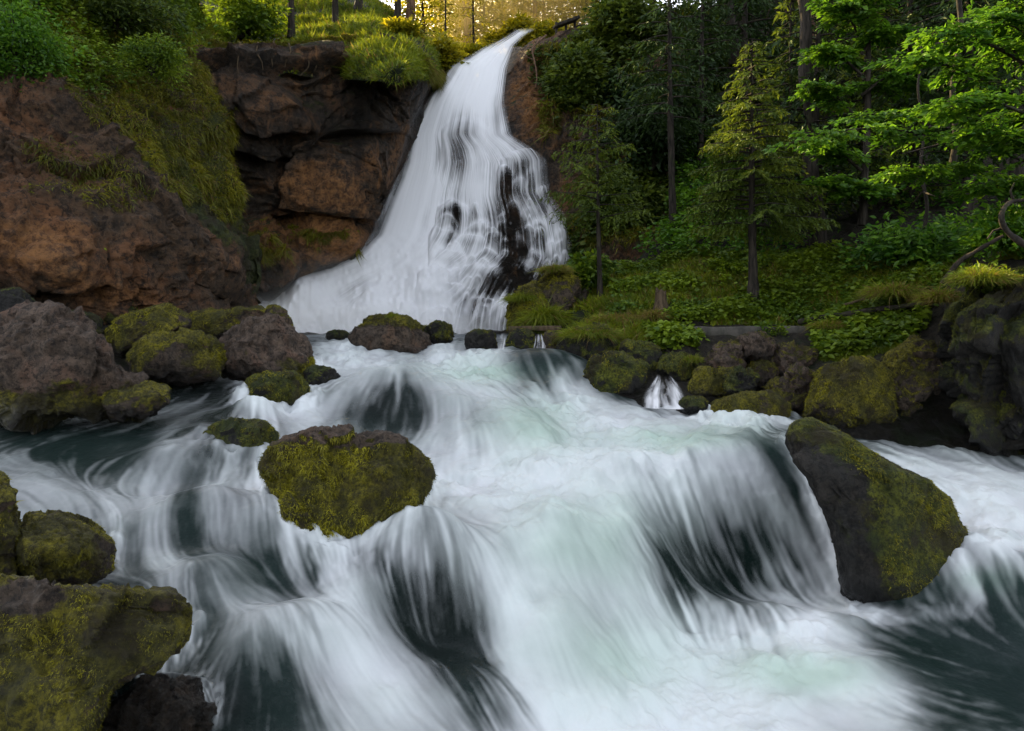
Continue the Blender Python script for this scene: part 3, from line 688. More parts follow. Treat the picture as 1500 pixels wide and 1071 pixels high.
# ================================================================ WATERFALL
NT_, NV_ = 420, 620
Tq, Vq = np.meshgrid(np.linspace(-.03, 1.03, NT_), np.linspace(50, 491, NV_))
Lq = np.interp(Vq, LE[:, 0], LE[:, 1]); Rq = np.interp(Vq, RE[:, 0], RE[:, 1])
for _ in range(14):
    Lq = (np.vstack([Lq[:1], Lq[:-1]]) + Lq + np.vstack([Lq[1:], Lq[-1:]])) / 3
    Rq = (np.vstack([Rq[:1], Rq[:-1]]) + Rq + np.vstack([Rq[1:], Rq[-1:]])) / 3
Uq = Lq + (Rq - Lq) * Tq
fF = rbf(np.array([(a, b) for a, b, _ in FALLP], float), np.array([math.log(y) for *_, y in FALLP]), 30, 2e-4)
Yq = np.exp(fF(np.stack([Uq, Vq], -1)))
Gq = P(Uq, Vq, Yq)
bq, capq, undq = dome_bulge(Uq, Vq)
FD = [(760,58,1.),(720,90,1.),(680,110,1.),(650,150,1.),(620,220,1.05),(600,300,1.05),(580,360,1.05),(560,420,1.1),(480,440,1.1),(430,455,1.1),(400,470,1.),(640,280,1.),(680,195,.45),(672,235,.3),(655,262,.5),(692,225,.7),(668,310,.4),(655,340,.4),(702,270,1.),(700,300,.95),(738,290,.2),(745,335,.05),
      (755,262,.2),(787,275,.45),(775,238,.9),(742,218,.85),(770,310,.35),(800,310,.45),(785,360,.15),(820,345,.6),(762,375,.1),(742,390,.0),(752,425,-.2),(830,380,.4),(700,375,.7),(720,380,.5),(715,415,.35),(680,400,.8),(695,440,.45),(718,440,.3),(732,462,.6),(660,440,.85),(640,400,.9),(600,400,1.),(600,460,1.1),(525,425,.75),(520,388,.8),
      (748,100,.75),(752,140,.35),(742,175,.4),(722,130,1.),(700,170,1.),(660,480,.9),(720,480,.45),(560,480,1.1),(450,480,1.1)]
FD += [(u_ + 0., v_ + 0., c_) for u_, v_, c_ in ((770,290,.5),(790,300,.3),(805,325,.55),(755,325,.15),(775,340,.4),(795,385,.3),(815,365,.5),(770,395,.2), (780,440,.0), (760,450,-.1), (760,475,-.1), (820,440,.15), (800,470,.0), (744,440,.3), (744,475,.3))]
fdf = rbf(np.array([(a, b) for a, b, _ in FD], float), np.array([c for *_, c in FD]), 9, 1e-3)
wob = 6 * fbm(np.stack([Uq / 60, Vq / 90, 0 * Uq], -1), 3, 12)
xs = Tq * 400 + wob
s1 = fbm(np.stack([xs / 17, Vq / 190, 0 * Uq], -1), 4, 13, .5)
s2 = fbm(np.stack([xs / 2.6, Vq / 60, 0 * Uq], -1), 3, 14)
fd = (fdf(np.stack([Uq, Vq - 24 * s1 - 16 * s2], -1)) + fdf(np.stack([Uq, Vq + 20 * s1 - 18 * s2], -1)) + fdf(np.stack([Uq + 3 * s2, Vq + 24 * s2], -1))) / 3
cloud = fbm(np.stack([Uq / 45, Vq / 60, 0 * Uq], -1), 4, 15)
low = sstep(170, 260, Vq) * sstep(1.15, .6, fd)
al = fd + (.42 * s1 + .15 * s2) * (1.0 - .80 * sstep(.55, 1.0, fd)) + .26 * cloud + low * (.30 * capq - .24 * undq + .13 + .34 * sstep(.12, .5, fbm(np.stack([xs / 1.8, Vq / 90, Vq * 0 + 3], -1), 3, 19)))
dist_l = (Uq - Lq); dist_r = (Rq - Uq)
ef = sstep(-2, 20 + 60 * sstep(375, 430, Vq), dist_l + 9 * s1 + 8 * cloud) * sstep(-2, 12 + 16 * sstep(190, 230, Vq), dist_r + 4 * s1 + 10 * cloud * sstep(190, 230, Vq) + 6 * s2)
ef *= sstep(50, 58, Vq + 3 * s2)
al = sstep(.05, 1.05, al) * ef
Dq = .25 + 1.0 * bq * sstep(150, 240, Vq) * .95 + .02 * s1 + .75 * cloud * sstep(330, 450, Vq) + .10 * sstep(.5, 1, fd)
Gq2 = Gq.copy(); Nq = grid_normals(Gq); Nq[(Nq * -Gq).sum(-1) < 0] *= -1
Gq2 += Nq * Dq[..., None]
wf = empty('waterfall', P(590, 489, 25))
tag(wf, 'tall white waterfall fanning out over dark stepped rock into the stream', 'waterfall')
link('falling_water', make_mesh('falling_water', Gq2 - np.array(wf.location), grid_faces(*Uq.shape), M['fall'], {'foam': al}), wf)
# thin trickle left of the main fall
tk = MB()
for (u, v0, v1, w) in ((556, 245, 300, .10), (560, 240, 275, .06)):
    vs = np.linspace(v0, v1, 40); pts = P(u + 2 * np.sin(vs / 9), vs, 25.6)
    a = pts + np.array([-w, 0, 0]); b = pts + np.array([w, 0, 0]); m = pts + np.array([0, -.08, 0])
    Vt = np.stack([a, m, b], 1).reshape(-1, 3); i = np.arange(40 * 3).reshape(40, 3)
    tk.add(Vt, np.stack([i[:-1, :-1], i[1:, :-1], i[1:, 1:], i[:-1, 1:]], -1).reshape(-1, 4))
me = tk.mesh('trickle', M['fall'], off=wf.location)
at = me.attributes.new('foam', 'FLOAT', 'POINT'); at.data.foreach_set('value', np.tile(np.array([0, .55, 0], np.float32), 80) * np.repeat(np.tile(np.linspace(1, .3, 40), 2), 3).astype(np.float32))
link('trickle', me, wf)


def spout(label, L, R, seed, amount=1.0):
    """a small free sheet of water between two edges given as (column, row, metres)"""
    n, m = 50, 36; x = np.linspace(0, len(L) - 1, n)
    A = np.array([P(*q) for q in L]); B = np.array([P(*q) for q in R])
    ed = [np.stack([np.interp(x, np.arange(len(W)), W[:, k]) for k in range(3)], 1) for W in (A, B)]
    for e_ in ed:
        for _ in range(6): e_[1:-1] = (e_[:-2] + e_[1:-1] + e_[2:]) / 3
    T = np.linspace(0, 1, m)[None, :, None]; G_ = ed[0][:, None] * (1 - T) + ed[1][:, None] * T
    w_ = np.linalg.norm(ed[0] - ed[1], axis=1).mean()
    G_[..., 1] -= np.sin(np.pi * T[..., 0]) * w_ * .22
    tt_ = np.broadcast_to(T[..., 0], G_.shape[:2]); ss = np.broadcast_to(np.linspace(0, 1, n)[:, None], tt_.shape)
    st_ = fbm(np.stack([tt_ * 9, ss * 1.6, 0 * tt_ + seed], -1), 4, seed); G_[..., 1] -= st_ * w_ * .06
    a_ = np.clip(.30 + 1.15 * st_ + .3 * sstep(.6, 1, ss), 0, 1) * sstep(.05, .42, tt_ + .35 * st_) * sstep(.05, .42, 1 - tt_ + .35 * st_) * sstep(0, .25, ss + .1 * st_) * amount
    o_ = G_[-1, m // 2]
    tag(link('small_cascade', make_mesh('small_cascade', G_ - o_, grid_faces(n, m), M['fall'], {'foam': a_ * .92}), None, o_), label, 'cascade')


spout('little white side spout falling between mossy stones on the right bank', [(960, 549, 14.1), (952, 563, 13.8), (942, 578, 13.4), (938, 597, 12.9)], [(984, 549, 14.1), (1000, 562, 13.7), (1014, 578, 13.3), (1030, 598, 12.8)], 3)
spout('thin white spout at the pool edge left of the dark stone', [(733, 487, 16.6), (730, 500, 16.3), (724, 514, 15.9)], [(743, 487, 16.6), (743, 500, 16.3), (742, 515, 15.9)], 5, .6)
spout('thin white spout at the pool edge right of the dark stone', [(785, 489, 16.2), (782, 503, 15.9), (777, 517, 15.6)], [(794, 489, 16.2), (798, 503, 15.9), (801, 518, 15.6)], 8, .7)
# ================================================================ BOULDERS
import bmesh
_ico = {}


def ico(sub):
    if sub not in _ico:
        bm = bmesh.new(); bmesh.ops.create_icosphere(bm, subdivisions=sub, radius=1.0)
        bm.verts.ensure_lookup_table()
        V = np.array([v.co[:] for v in bm.verts]); Fc = np.array([[v.index for v in f.verts] for f in bm.faces]); bm.free()
        V /= np.linalg.norm(V, axis=1, keepdims=True)
        _ico[sub] = (V, Fc)
    return _ico[sub]


def vert_normals(V, Fc):
    n = np.cross(V[Fc[:, 1]] - V[Fc[:, 0]], V[Fc[:, 2]] - V[Fc[:, 0]])
    N = np.zeros_like(V)
    for k in range(3): np.add.at(N, Fc[:, k], n)
    return N / (np.linalg.norm(N, axis=1, keepdims=True) + 1e-12)


def boulder(poly, Y, thick, mat='rock', moss=.3, label='', sub=5, rough=1.0, sink=10, fuzz=0, fuzz_len=.03, group=None, mossfn=None, wetline=None, seed=None, full=.72, name='boulder', cat='boulder', top_moss=.45, nf=9, front=0.):
    seed = seed if seed is not None else int(abs(poly[0][0] * 7 + poly[0][1] * 13)) % 9973
    r = np.random.default_rng(seed)
    pl = np.array(poly, float)
    cu, cv = (pl[:, 0].min() + pl[:, 0].max()) / 2, (pl[:, 1].min() + pl[:, 1].max()) / 2
    low = pl[:, 1] > cv + .5 * (pl[:, 1].max() - cv); pl[low, 1] += sink
    w = np.stack([(pl[:, 0] - cu) / F * Y, -(pl[:, 1] - cv) / F * Y], 1)
    th = np.linspace(-np.pi, np.pi, 361); R_ = np.zeros(361)
    for i, a in enumerate(th):
        dd = np.array([math.cos(a), math.sin(a)]); best = 0
        for k in range(len(w)):
            p, q = w[k], w[(k + 1) % len(w)]; e = q - p
            den = dd[0] * e[1] - dd[1] * e[0]
            if abs(den) < 1e-9: continue
            tt = (p[0] * e[1] - p[1] * e[0]) / den; uu = (p[0] * dd[1] - p[1] * dd[0]) / den
            if tt > 0 and -1e-6 <= uu <= 1 + 1e-6: best = max(best, tt)
        R_[i] = best
    kern = np.array([1, 2, 3, 4, 3, 2, 1]) / 16.
    R_ = np.convolve(np.concatenate([R_[-8:-1], R_, R_[1:8]]), kern, 'same')[7:-7]
    D, Fc = ico(sub)
    ang = np.arctan2(D[:, 2], D[:, 0]); rho = np.sqrt(D[:, 0] ** 2 + D[:, 2] ** 2)
    Rv = np.interp(ang, th, R_) * rho ** full
    V = np.stack([Rv * np.cos(ang), thick * np.sign(D[:, 1]) * np.abs(D[:, 1]) ** .85, Rv * np.sin(ang)], 1)
    size = max(R_.mean(), .05); ext = [(V[:, k].min(), V[:, k].max()) for k in (0, 2)]
    for _ in range(nf):
        n = r.normal(size=3); n[1] = -abs(n[1]) * 1.3 - front; n[2] = abs(n[2]) if r.random() < .6 else n[2]; n /= np.linalg.norm(n)
        dt = V @ n; h = dt.max() * r.uniform(.66, .9)
        ex = np.clip(dt - h, 0, None); V = V - n * (ex * .88)[:, None]
    off = r.uniform(-50, 50, 3)
    for k, (lo, hi) in zip((0, 2), ext): V[:, k] = lo + (V[:, k] - V[:, k].min()) / (np.ptp(V[:, k])) * (hi - lo)
    N = vert_normals(V, Fc); fr = 1.0 / size
    wv_ = fbm(V * fr * 1.5 + off, 3, seed + 7)[:, None] * .25
    d = size * rough * (.13 * facets(V * fr * 1.25 + off + wv_, seed + 11) + .06 * facets(V * fr * 2.8 + off + wv_, seed + 12) + .10 * fbm(V * fr * 1.1 + off, 3, seed) + .085 * ridged(V * fr * 2.3 + off, 4, seed + 1) + .05 * ridged(V * fr * 6 + off, 4, seed + 2)) + .022 * rough * ridged(V * 8 + off, 4, seed + 3) * min(1.6, size * 2) + .008 * fbm(V * 30 + off, 2, seed + 4)
    V = V + N * (d - .035 * size)[:, None]
    N = vert_normals(V, Fc)
    c = P(cu, cv, Y); V[:, 2] += V[:, 1] * c[2] / c[1] * .85; V[:, 0] += V[:, 1] * c[0] / c[1] * .85; Wd = V + c; N = vert_normals(V, Fc)
    mn = fbm(Wd * 1.6 / max(size, .25) * .6, 4, seed + 5)
    m = moss + top_moss * N[:, 2] + .55 * mn
    u_ = Wd[:, 0] / Wd[:, 1] * F + U0; v_ = H0 - Wd[:, 2] / Wd[:, 1] * F
    if mossfn: m = mossfn(u_, v_, N, mn, m)
    m = np.clip(m, 0, 1)
    zl = wetline if wetline is not None else (H0 - (pl[:, 1].max() - sink)) / F * Y
    wet = sstep(.42, .05, (Wd[:, 2] - zl) / max(.4, size) + .15 * mn)
    base = np.array([c[0], c[1], V[:, 2].min() + c[2]])
    o = link(name, make_mesh(name, Wd - base, Fc, M[mat], {'moss': m, 'wet': wet}), None, base)
    tag(o, label, cat, group)
    if fuzz:
        A = np.linalg.norm(np.cross(Wd[Fc[:, 1]] - Wd[Fc[:, 0]], Wd[Fc[:, 2]] - Wd[Fc[:, 0]]), axis=1)
        fm = m[Fc].mean(1); fn = N[Fc].mean(1); facing = (fn * -Wd[Fc[:, 0]]).sum(1) > -.6
        pr = A * sstep(.48, .68, fm) * facing * (1 - .7 * wet[Fc].mean(1))
        idx = r.choice(len(Fc), fuzz, p=pr / pr.sum())
        b = r.dirichlet((1, 1, 1), fuzz)
        c0 = (Wd[Fc[idx]] * b[..., None]).sum(1); n0 = fn[idx]
        cl_ = np.clip(.7 * fbm(c0 * 9, 3, seed + 9) + 1.1 * fbm(c0 * 2.6 / max(size, .3), 3, seed + 10), -1, 1)
        L = fuzz_len * (.6 + .8 * r.random(fuzz)) * (1 + .8 * np.clip(cl_, -.6, 1)); 
        dv = n0 + r.normal(size=(fuzz, 3)) * .55 + np.array([0, 0, -.15])
        BV, BF = blades(c0 - base - n0 * .004, dv, np.array([0, 0, -.6]) + r.normal(size=(fuzz, 3)) * .3, L, L * .11)
        ti = np.repeat(np.clip(.45 + .55 * cl_ + r.normal(size=fuzz) * .16, 0, 1), 5)
        link('moss', make_mesh('moss', BV, BF, M['moss_fuzz'], {'tint': ti}, False), o)['kind'] = 'stuff'
    return o


def rockpoly(u0, v0, u1, v1, skew=0.0, seed=0):
    r = np.random.default_rng(int(u0 * 3 + v0) + seed); n = 11
    out = []
    for k in range(n):
        a = 2 * math.pi * k / n
        q = 1 + r.uniform(-.10, .06)
        x, y = math.cos(a), math.sin(a)
        x = math.copysign(abs(x) ** .75, x); y = math.copysign(abs(y) ** .75, y)
        out.append(((u0 + u1) / 2 + (u1 - u0) / 2 * x * q + skew * -y * (u1 - u0) * .25, (v0 + v1) / 2 + (v1 - v0) / 2 * y * q))
    return out


# the five that carry the foreground
boulder([(385,690),(395,662),(425,645),(470,633),(500,627),(540,634),(580,636),(605,643),(622,668),(624,690),(612,722),(600,748),(560,775),(520,790),(480,797),(455,780),(430,755),(400,730)], 7.2, .85, 'rock', .70,
        'squat mossy boulder with a bare stone rim standing alone in mid stream', 6, .8, 75, 26000, .026,
        mossfn=lambda u, v, N, mn, m: np.clip(m - .9 * sstep(668, 640, v + 14 * mn) * sstep(.0, .5, N[:, 2] + .6 * mn) + .1, 0, 1), full=.6, top_moss=.1, nf=6, front=2.5)
boulder([(1152,640),(1160,622),(1190,616),(1225,628),(1262,655),(1308,683),(1358,702),(1388,728),(1398,760),(1428,800),(1455,838),(1474,874),(1460,900),(1400,905),(1320,905),(1255,893),(1235,840),(1215,770),(1185,700),(1158,670)], 8.5, .95, 'dark_rock', .30,
        'tall dark wedge of rock beside the main cascade with a bright moss edge', 6, .42, 80, 22000, .022,
        mossfn=lambda u, v, N, mn, m: np.clip(.34 + .4 * mn + .75 * np.exp(-((u - np.interp(v, [615, 660, 700, 760, 800, 900], [1190, 1255, 1335, 1362, 1375, 1400])) / 38) ** 2) + .35 * sstep(1270, 1330, u) * sstep(760, 800, v) + .35 * mn, 0, 1), full=.55, wetline=-3.3, nf=5, front=3.)
boulder([(-140,860),(-40,830),(40,848),(75,852),(110,858),(190,872),(255,872),(276,895),(282,915),(262,940),(235,965),(200,985),(160,1020),(130,1080),(60,1140),(-140,1150)], 4.25, .7, 'rock', .66,
        'broad yellow green mossy boulder with a bare pinkish corner at the near bank', 6, .7, 10, 42000, .012,
        mossfn=lambda u, v, N, mn, m: np.clip(m + .1 - 1.2 * np.exp(-((u - 45) / 45) ** 2 - ((v - 872) / 26) ** 2), 0, 1), full=.6, top_moss=.2, nf=5, front=2.5)
boulder([(24,790),(35,765),(60,752),(95,750),(130,760),(158,782),(170,805),(165,828),(130,845),(90,852),(50,846),(28,825)], 5.55, .5, 'rock', .68, 'round dark green mossy boulder washed by water on its upper side', 6, .8, 8, 16000, .013, top_moss=.25, full=.62)
boulder([(-90,700),(-30,690),(5,705),(20,730),(25,775),(22,830),(10,860),(-90,870)], 5.3, .5, 'rock', .75, 'mossy boulder cut by the photo edge above the near bank', 6, .8, 6, 6000, .018, full=.6)
boulder([(150,1045),(170,1010),(205,992),(250,990),(290,1005),(310,1040),(300,1100),(160,1110)], 4.45, .4, 'rock', .12, 'low wet brown stone half under water below the broad mossy boulder', 6, .9, 6, 0, wetline=-2.2, top_moss=.1)
# left shore
boulder([(-60,500),(-20,475),(30,458),(80,460),(128,476),(165,510),(192,545),(214,588),(195,606),(100,606),(0,600),(-60,610)], 9.3, .85, 'pink_rock', .02, 'largest bare pinkish grey boulder sloping down to the water', 6, 1.15, 12, 0, mossfn=lambda u, v, N, mn, m: np.clip(.1 + .3 * mn + .8 * sstep(552, 606, v + 45 * mn), 0, 1), full=.62)
boulder([(150,585),(190,570),(225,560),(246,566),(246,590),(220,602),(160,606)], 9.0, .35, 'rock', .7, 'small low mossy stone at the water end of the pinkish boulder', 5, 1, 8, 2500, .02)
boulder([(-30,450),(0,428),(25,424),(50,436),(60,462),(30,475),(-30,480)], 11.2, .6, 'dark_rock', .15, 'black rough rock behind the largest pinkish boulder', 5)
boulder(rockpoly(108, 436, 202, 474), 14.0, .6, 'dark_rock', .62, 'dark mossy rock farthest back under the buttress', 5, .9, 6, 2500, .03)
boulder([(148,490),(180,468),(215,452),(250,446),(272,456),(278,474),(262,488),(225,498),(185,515),(155,510)], 12.6, .7, 'rock', .62, 'long slanting mossy boulder behind the rounded shore stones', 5, .9, 8, 6000, .03)
boulder([(183,520),(200,502),(235,490),(280,487),(318,492),(326,512),(322,540),(290,550),(230,552),(195,545)], 11.5, .7, 'rock', .50, 'oval brown green boulder between the pinkish and reddish boulders', 5, .9, 8, 5000, .03)
boulder([(322,505),(335,482),(365,468),(395,464),(425,472),(448,492),(459,512),(458,538),(430,547),(380,548),(340,545),(325,530)], 11.9, .75, 'pink_rock', .12, 'reddish boulder with mossy foot nearest the white rapids', 6, .9, 10, 3500, .03, mossfn=lambda u, v, N, mn, m: np.clip(.05 + .45 * mn + .7 * sstep(505, 540, v) * sstep(390, 430, u), 0, 1))
boulder([(270,470),(300,456),(340,453),(385,452),(400,462),(395,480),(340,490),(285,488)], 13.8, .7, 'rock', .62, 'flat mossy ledge stone behind the reddish boulder', 5, .9, 8, 3500, .03)
boulder([(384,470),(392,450),(402,447),(415,455),(428,472),(430,488),(395,490)], 13.2, .35, 'rock', .45, 'small pointed stone standing above the reddish boulder', 5, .9, 8, 800, .03)
boulder([(60,470),(85,455),(120,458),(150,470),(150,490),(100,500),(65,490)], 12.6, .5, 'dark_rock', .3, 'dark flat stone between the pinkish boulder and the buttress foot', 5)
boulder([(350,575),(365,556),(395,547),(430,546),(452,558),(455,580),(430,590),(370,590)], 10.7, .5, 'dark_rock', .72, 'green topped stone in the side channel with water slipping round it', 5, .9, 10, 4500, .025)
boulder([(440,545),(460,538),(490,540),(498,552),(470,560),(445,558)], 11.6, .35, 'dark_rock', .3, 'flat wet stone just left of the first rapid', 5, 1, 8)
boulder([(296,645),(310,622),(340,613),(380,616),(405,632),(408,655),(370,668),(310,665)], 8.35, .42, 'dark_rock', .62, 'round mossy stone showing through the sheet of water upstream of the squat boulder', 5, .8, 10, 3000, .02)
# middle, at the pool
boulder([(510,495),(525,478),(545,464),(568,460),(590,468),(612,480),(630,497),(622,512),(590,520),(560,519),(530,512)], 17.2, .8, 'rock', .15, 'brown humped boulder with a green sprig at the foot of the waterfall', 6, .9, 8, 2500, .04, mossfn=lambda u, v, N, mn, m: np.clip(.15 + .5 * mn + .6 * sstep(492, 468, v), 0, 1))
boulder(rockpoly(598, 476, 628, 500), 18.4, .35, 'dark_rock', .5, 'small dark stone tucked behind the humped boulder', 5, .9, 6, 700, .04)
boulder(rockpoly(622, 473, 662, 497), 18.0, .4, 'dark_rock', .6, 'mossy double stone to the right of the humped boulder', 5, 1.3, 6, 1000, .04)
boulder(rockpoly(476, 484, 512, 495), 18.6, .3, 'dark_rock', .5, 'tiny mossy stone in the pool left of the humped boulder', 4, 1, 5)
boulder(rockpoly(683, 485, 730, 513), 16.9, .4, 'dark_rock', .35, 'low black stone at the pool outlet', 5, 1, 6, 700, .03)
boulder(rockpoly(738, 482, 786, 516), 16.6, .45, 'dark_rock', .4, 'dark stone between two thin spouts of water', 5, 1, 6, 900, .03)
boulder(rockpoly(790, 486, 824, 526), 16.2, .4, 'rock', .3, 'brown stone right of the second thin spout', 5, 1, 6, 700, .03)
boulder([(815,505),(830,487),(870,478),(905,488),(925,500),(920,520),(870,530),(825,526)], 15.7, .6, 'dark_rock', .5, 'dark ledge stone carrying a bright grass tuft', 5, 1, 8, 2500, .03)
boulder([(856,545),(868,522),(905,514),(938,522),(946,550),(942,580),(900,588),(865,580)], 14.2, .6, 'dark_rock', .6, 'blocky black stone with mossy top at the lip of the second fall', 5, 1, 8, 2500, .03)
boulder(rockpoly(905, 500, 970, 545), 14.9, .5, 'dark_rock', .55, 'mossy stone behind the blocky black stone', 5, 1.1, 6, 2000, .03)
boulder(rockpoly(955, 518, 1022, 560), 14.6, .5, 'dark_rock', .6, 'mossy stone above the little side spout', 5, 1.1, 6, 2000, .03)
boulder(rockpoly(1010, 534, 1088, 580, .3), 13.7, .6, 'rock', .65, 'mossy wedge stone right of the little side spout', 5, 1, 6, 2500, .03)
boulder([(1036,600),(1060,582),(1095,574),(1130,578),(1155,595),(1158,612),(1120,618),(1060,616)], 12.6, .55, 'rock', .72, 'low domed moss cushion stone at the far edge of the white water', 5, .8, 8, 4500, .025)
boulder(rockpoly(994, 581, 1042, 600), 12.9, .35, 'dark_rock', .5, 'small dark stone between side spout and moss cushion', 5, 1, 5, 600, .025)
RG = 'stones of the rubble heap under the concrete wall'
for (a, mt, ms, lb) in (((1036, 503, 1092, 545), 'pink_rock', .2, 'pale rubble stone at the left end of the heap'), ((1080, 490, 1135, 520), 'pink_rock', .2, 'pale rubble stone topmost of the heap against the wall'), ((1128, 508, 1200, 548), 'pink_rock', .25, 'broad pale rubble stone at the right of the heap'),
                        ((1090, 528, 1140, 562), 'rock', .45, 'mossy rubble stone in the middle of the heap'), ((1146, 538, 1198, 574), 'pink_rock', .15, 'reddish rubble stone next to the yellow mossy boulder'), ((1122, 556, 1188, 602), 'rock', .42, 'brown rubble stone lowest of the heap at the waterline'), ((1060, 540, 1110, 575), 'dark_rock', .5, 'dark rubble stone between moss cushion and heap')):
    boulder(rockpoly(*a), 14.0 if a[1] < 530 else 13.2, .45, mt, ms, lb, 5, 1.7, 6, 900, .025, group=RG)
boulder([(1182,590),(1186,560),(1205,535),(1240,522),(1280,528),(1305,550),(1318,585),(1310,612),(1250,618),(1195,612)], 12.3, .7, 'rock', .82, 'big rounded boulder wholly wrapped in yellow moss by the far bank', 6, .7, 8, 12000, .028)
boulder([(1285,540),(1300,515),(1340,500),(1375,505),(1390,540),(1388,590),(1370,612),(1310,615),(1295,590)], 12.7, .7, 'rock', .5, 'brown mossy block between yellow moss boulder and dark rock wall', 6, 1.1, 8, 6000, .028)
boulder([(1398,470),(1404,440),(1424,428),(1452,410),(1484,384),(1560,350),(1660,350),(1660,640),(1500,665),(1466,635),(1436,590),(1412,545),(1400,500)], 11.6, .75, 'dark_rock', .40, 'dark cracked rock wall overhanging the water at the right bank', 6, 1.4, 14, 4000, .03, name='rock_outcrop', cat='rock outcrop', full=.5)
# hummocks at the right foot of the waterfall
boulder([(783,430),(792,402),(812,388),(832,392),(846,415),(848,445),(830,468),(795,462)], 19.3, .7, 'rock', .45, 'brown domed hummock with moss at the right foot of the waterfall', 5, 1.1, 8, 3500, .05, wetline=-9)
boulder([(742,470),(745,440),(765,420),(790,412),(805,430),(800,470),(775,486),(748,485)], 18.9, .7, 'rock', .78, 'green moss hummock touching the lower right edge of the waterfall', 5, .9, 8, 5000, .05, wetline=-9)

# ================================================================ SMALL STRUCTURES
def boxm(mb, p0, p1, w, h, tint=.5, rough=0.0, n=14):
    """a bar from p0 to p1 with a section w (horizontal) x h"""
    p0, p1 = np.array(p0, float), np.array(p1, float); d = p1 - p0; d /= np.linalg.norm(d)
    up = np.array([0, 0, 1.0]) if abs(d[2]) < .9 else np.array([0, 1.0, 0])
    s = np.cross(d, up); s /= np.linalg.norm(s); u = np.cross(s, d); b = min(w, h) * .08
    ring = [(-w/2+b,-h/2),(w/2-b,-h/2),(w/2,-h/2+b),(w/2,h/2-b),(w/2-b,h/2),(-w/2+b,h/2),(-w/2,h/2-b),(-w/2,-h/2+b)]
    T = np.linspace(0, 1, n)
    V = np.array([[p0 + (p1 - p0) * t_ + s * a + u * c for a, c in ring] for t_ in T])
    if rough: V += fbm(V * 2.5, 3, 7)[..., None] * rough
    i = np.arange(n * 8).reshape(n, 8); j = np.roll(i, -1, 1)
    mb.add(V.reshape(-1, 3), [np.stack([i[:-1], j[:-1], j[1:], i[1:]], -1).reshape(-1, 4), np.array([i[0][::-1], i[-1]])], tint)


t_ = NT('old_concrete'); p_ = t_.pos(); c_ = t_.mix(t_.ramp(t_.noise(p_, 3, 6, .7), .3, .7), (.035, .031, .026), (.09, .08, .065))
c_ = t_.mix(t_.ramp(t_.noise(t_.mapping(p_, (3, 3, .4)), 1.5, 5), .5, .7), c_, (.025, .03, .014))
M['concrete'] = t_.done(t_.n('ShaderNodeBsdfPrincipled', inp={'Base Color': c_, 'Roughness': .9, 'Normal': t_.bump(t_.noise(p_, 25, 5, .7), .6, .02)}).outputs[0])
mb = MB(); a, b = P(955, 487, 16.3), P(1190, 486, 15.9); boxm(mb, a, b, .4, .26, .5, .03, 60)
tag(link('concrete_wall', mb.mesh('concrete_wall', M['concrete'], off=a), None, a), 'low weathered concrete wall edging the grassy bank above the rubble', 'wall')
mb = MB(); a, b = P(745, 482, 17.4), P(822, 481, 17.2); boxm(mb, a, b, .3, .12, .5, .03, 40)
tag(link('wooden_beam', mb.mesh('wooden_beam', M['brown_bark'], off=a), None, a), 'weathered wooden beam lying along the pool edge below the hummocks', 'beam')
# railing by the lip
rt = empty('wooden_railing', P(815, 48, 32.5))
for (u, v0, v1, Yd) in ((815, 33, 58, 32.5), (829, 32, 54, 32.7), (842, 29, 50, 32.9)):
    mb = MB(); boxm(mb, P(u, v0, Yd), P(u, v1, Yd), .12, .12); link('post', mb.mesh('post', M['bark'], off=rt.location), rt)
mb = MB(); boxm(mb, P(813, 39, 32.4), P(846, 27, 32.8), .5, .14); link('rail', mb.mesh('rail', M['bark'], off=rt.location), rt)
tag(rt, 'wooden viewing railing on the rock beside the waterfall top', 'railing')
# stump
z0 = P(965, 474, 17.3)
hh = np.linspace(0, 1, 16); V, Fq = tube(np.stack([.05 * np.sin(hh * 2), 0 * hh, hh * .95 - .1], 1), .21 + .14 * np.exp(-hh * 7) - .03 * hh, 14, 5, .5)
V[-14:, 2] += rng.uniform(-.14, .1, 14); top_c = V[-14:].mean(0) - np.array([0, 0, .06]); V = np.vstack([V, top_c]); n_ = len(V) - 1
tri = np.array([[n_ - 14 + k, n_ - 14 + (k + 1) % 14, n_] for k in range(14)])
mb = MB(); mb.add(V, [Fq, tri]); tag(link('tree_stump', mb.mesh('tree_stump', M['brown_bark']), None, z0), 'broken brown tree stump on the grassy bank above the concrete wall', 'stump')


def stick(name, label, cat, pts, r0, r1, mat='bark', group=None, twigs=()):
    """pts are (column, row, metres) points; smooth curve through them"""
    W = np.array([P(*q) for q in pts]); n = 30
    x = np.linspace(0, len(W) - 1, n); C = np.stack([np.interp(x, np.arange(len(W)), W[:, k]) for k in range(3)], 1)
    for _ in range(5): C[1:-1] = (C[:-2] + C[1:-1] + C[2:]) / 3
    mb = MB(); V, Fq = tube(C, np.linspace(r0, r1, n), 8, 3, .4); mb.add(V, Fq)
    for tw in twigs:
        W2 = np.array([P(*q) for q in tw]); V, Fq = tube(W2, np.linspace(r1, r1 * .5, len(W2)), 5); mb.add(V, Fq)
    return tag(link(name, mb.mesh(name, M[mat], off=W[0]), None, W[0]), label, cat, group)


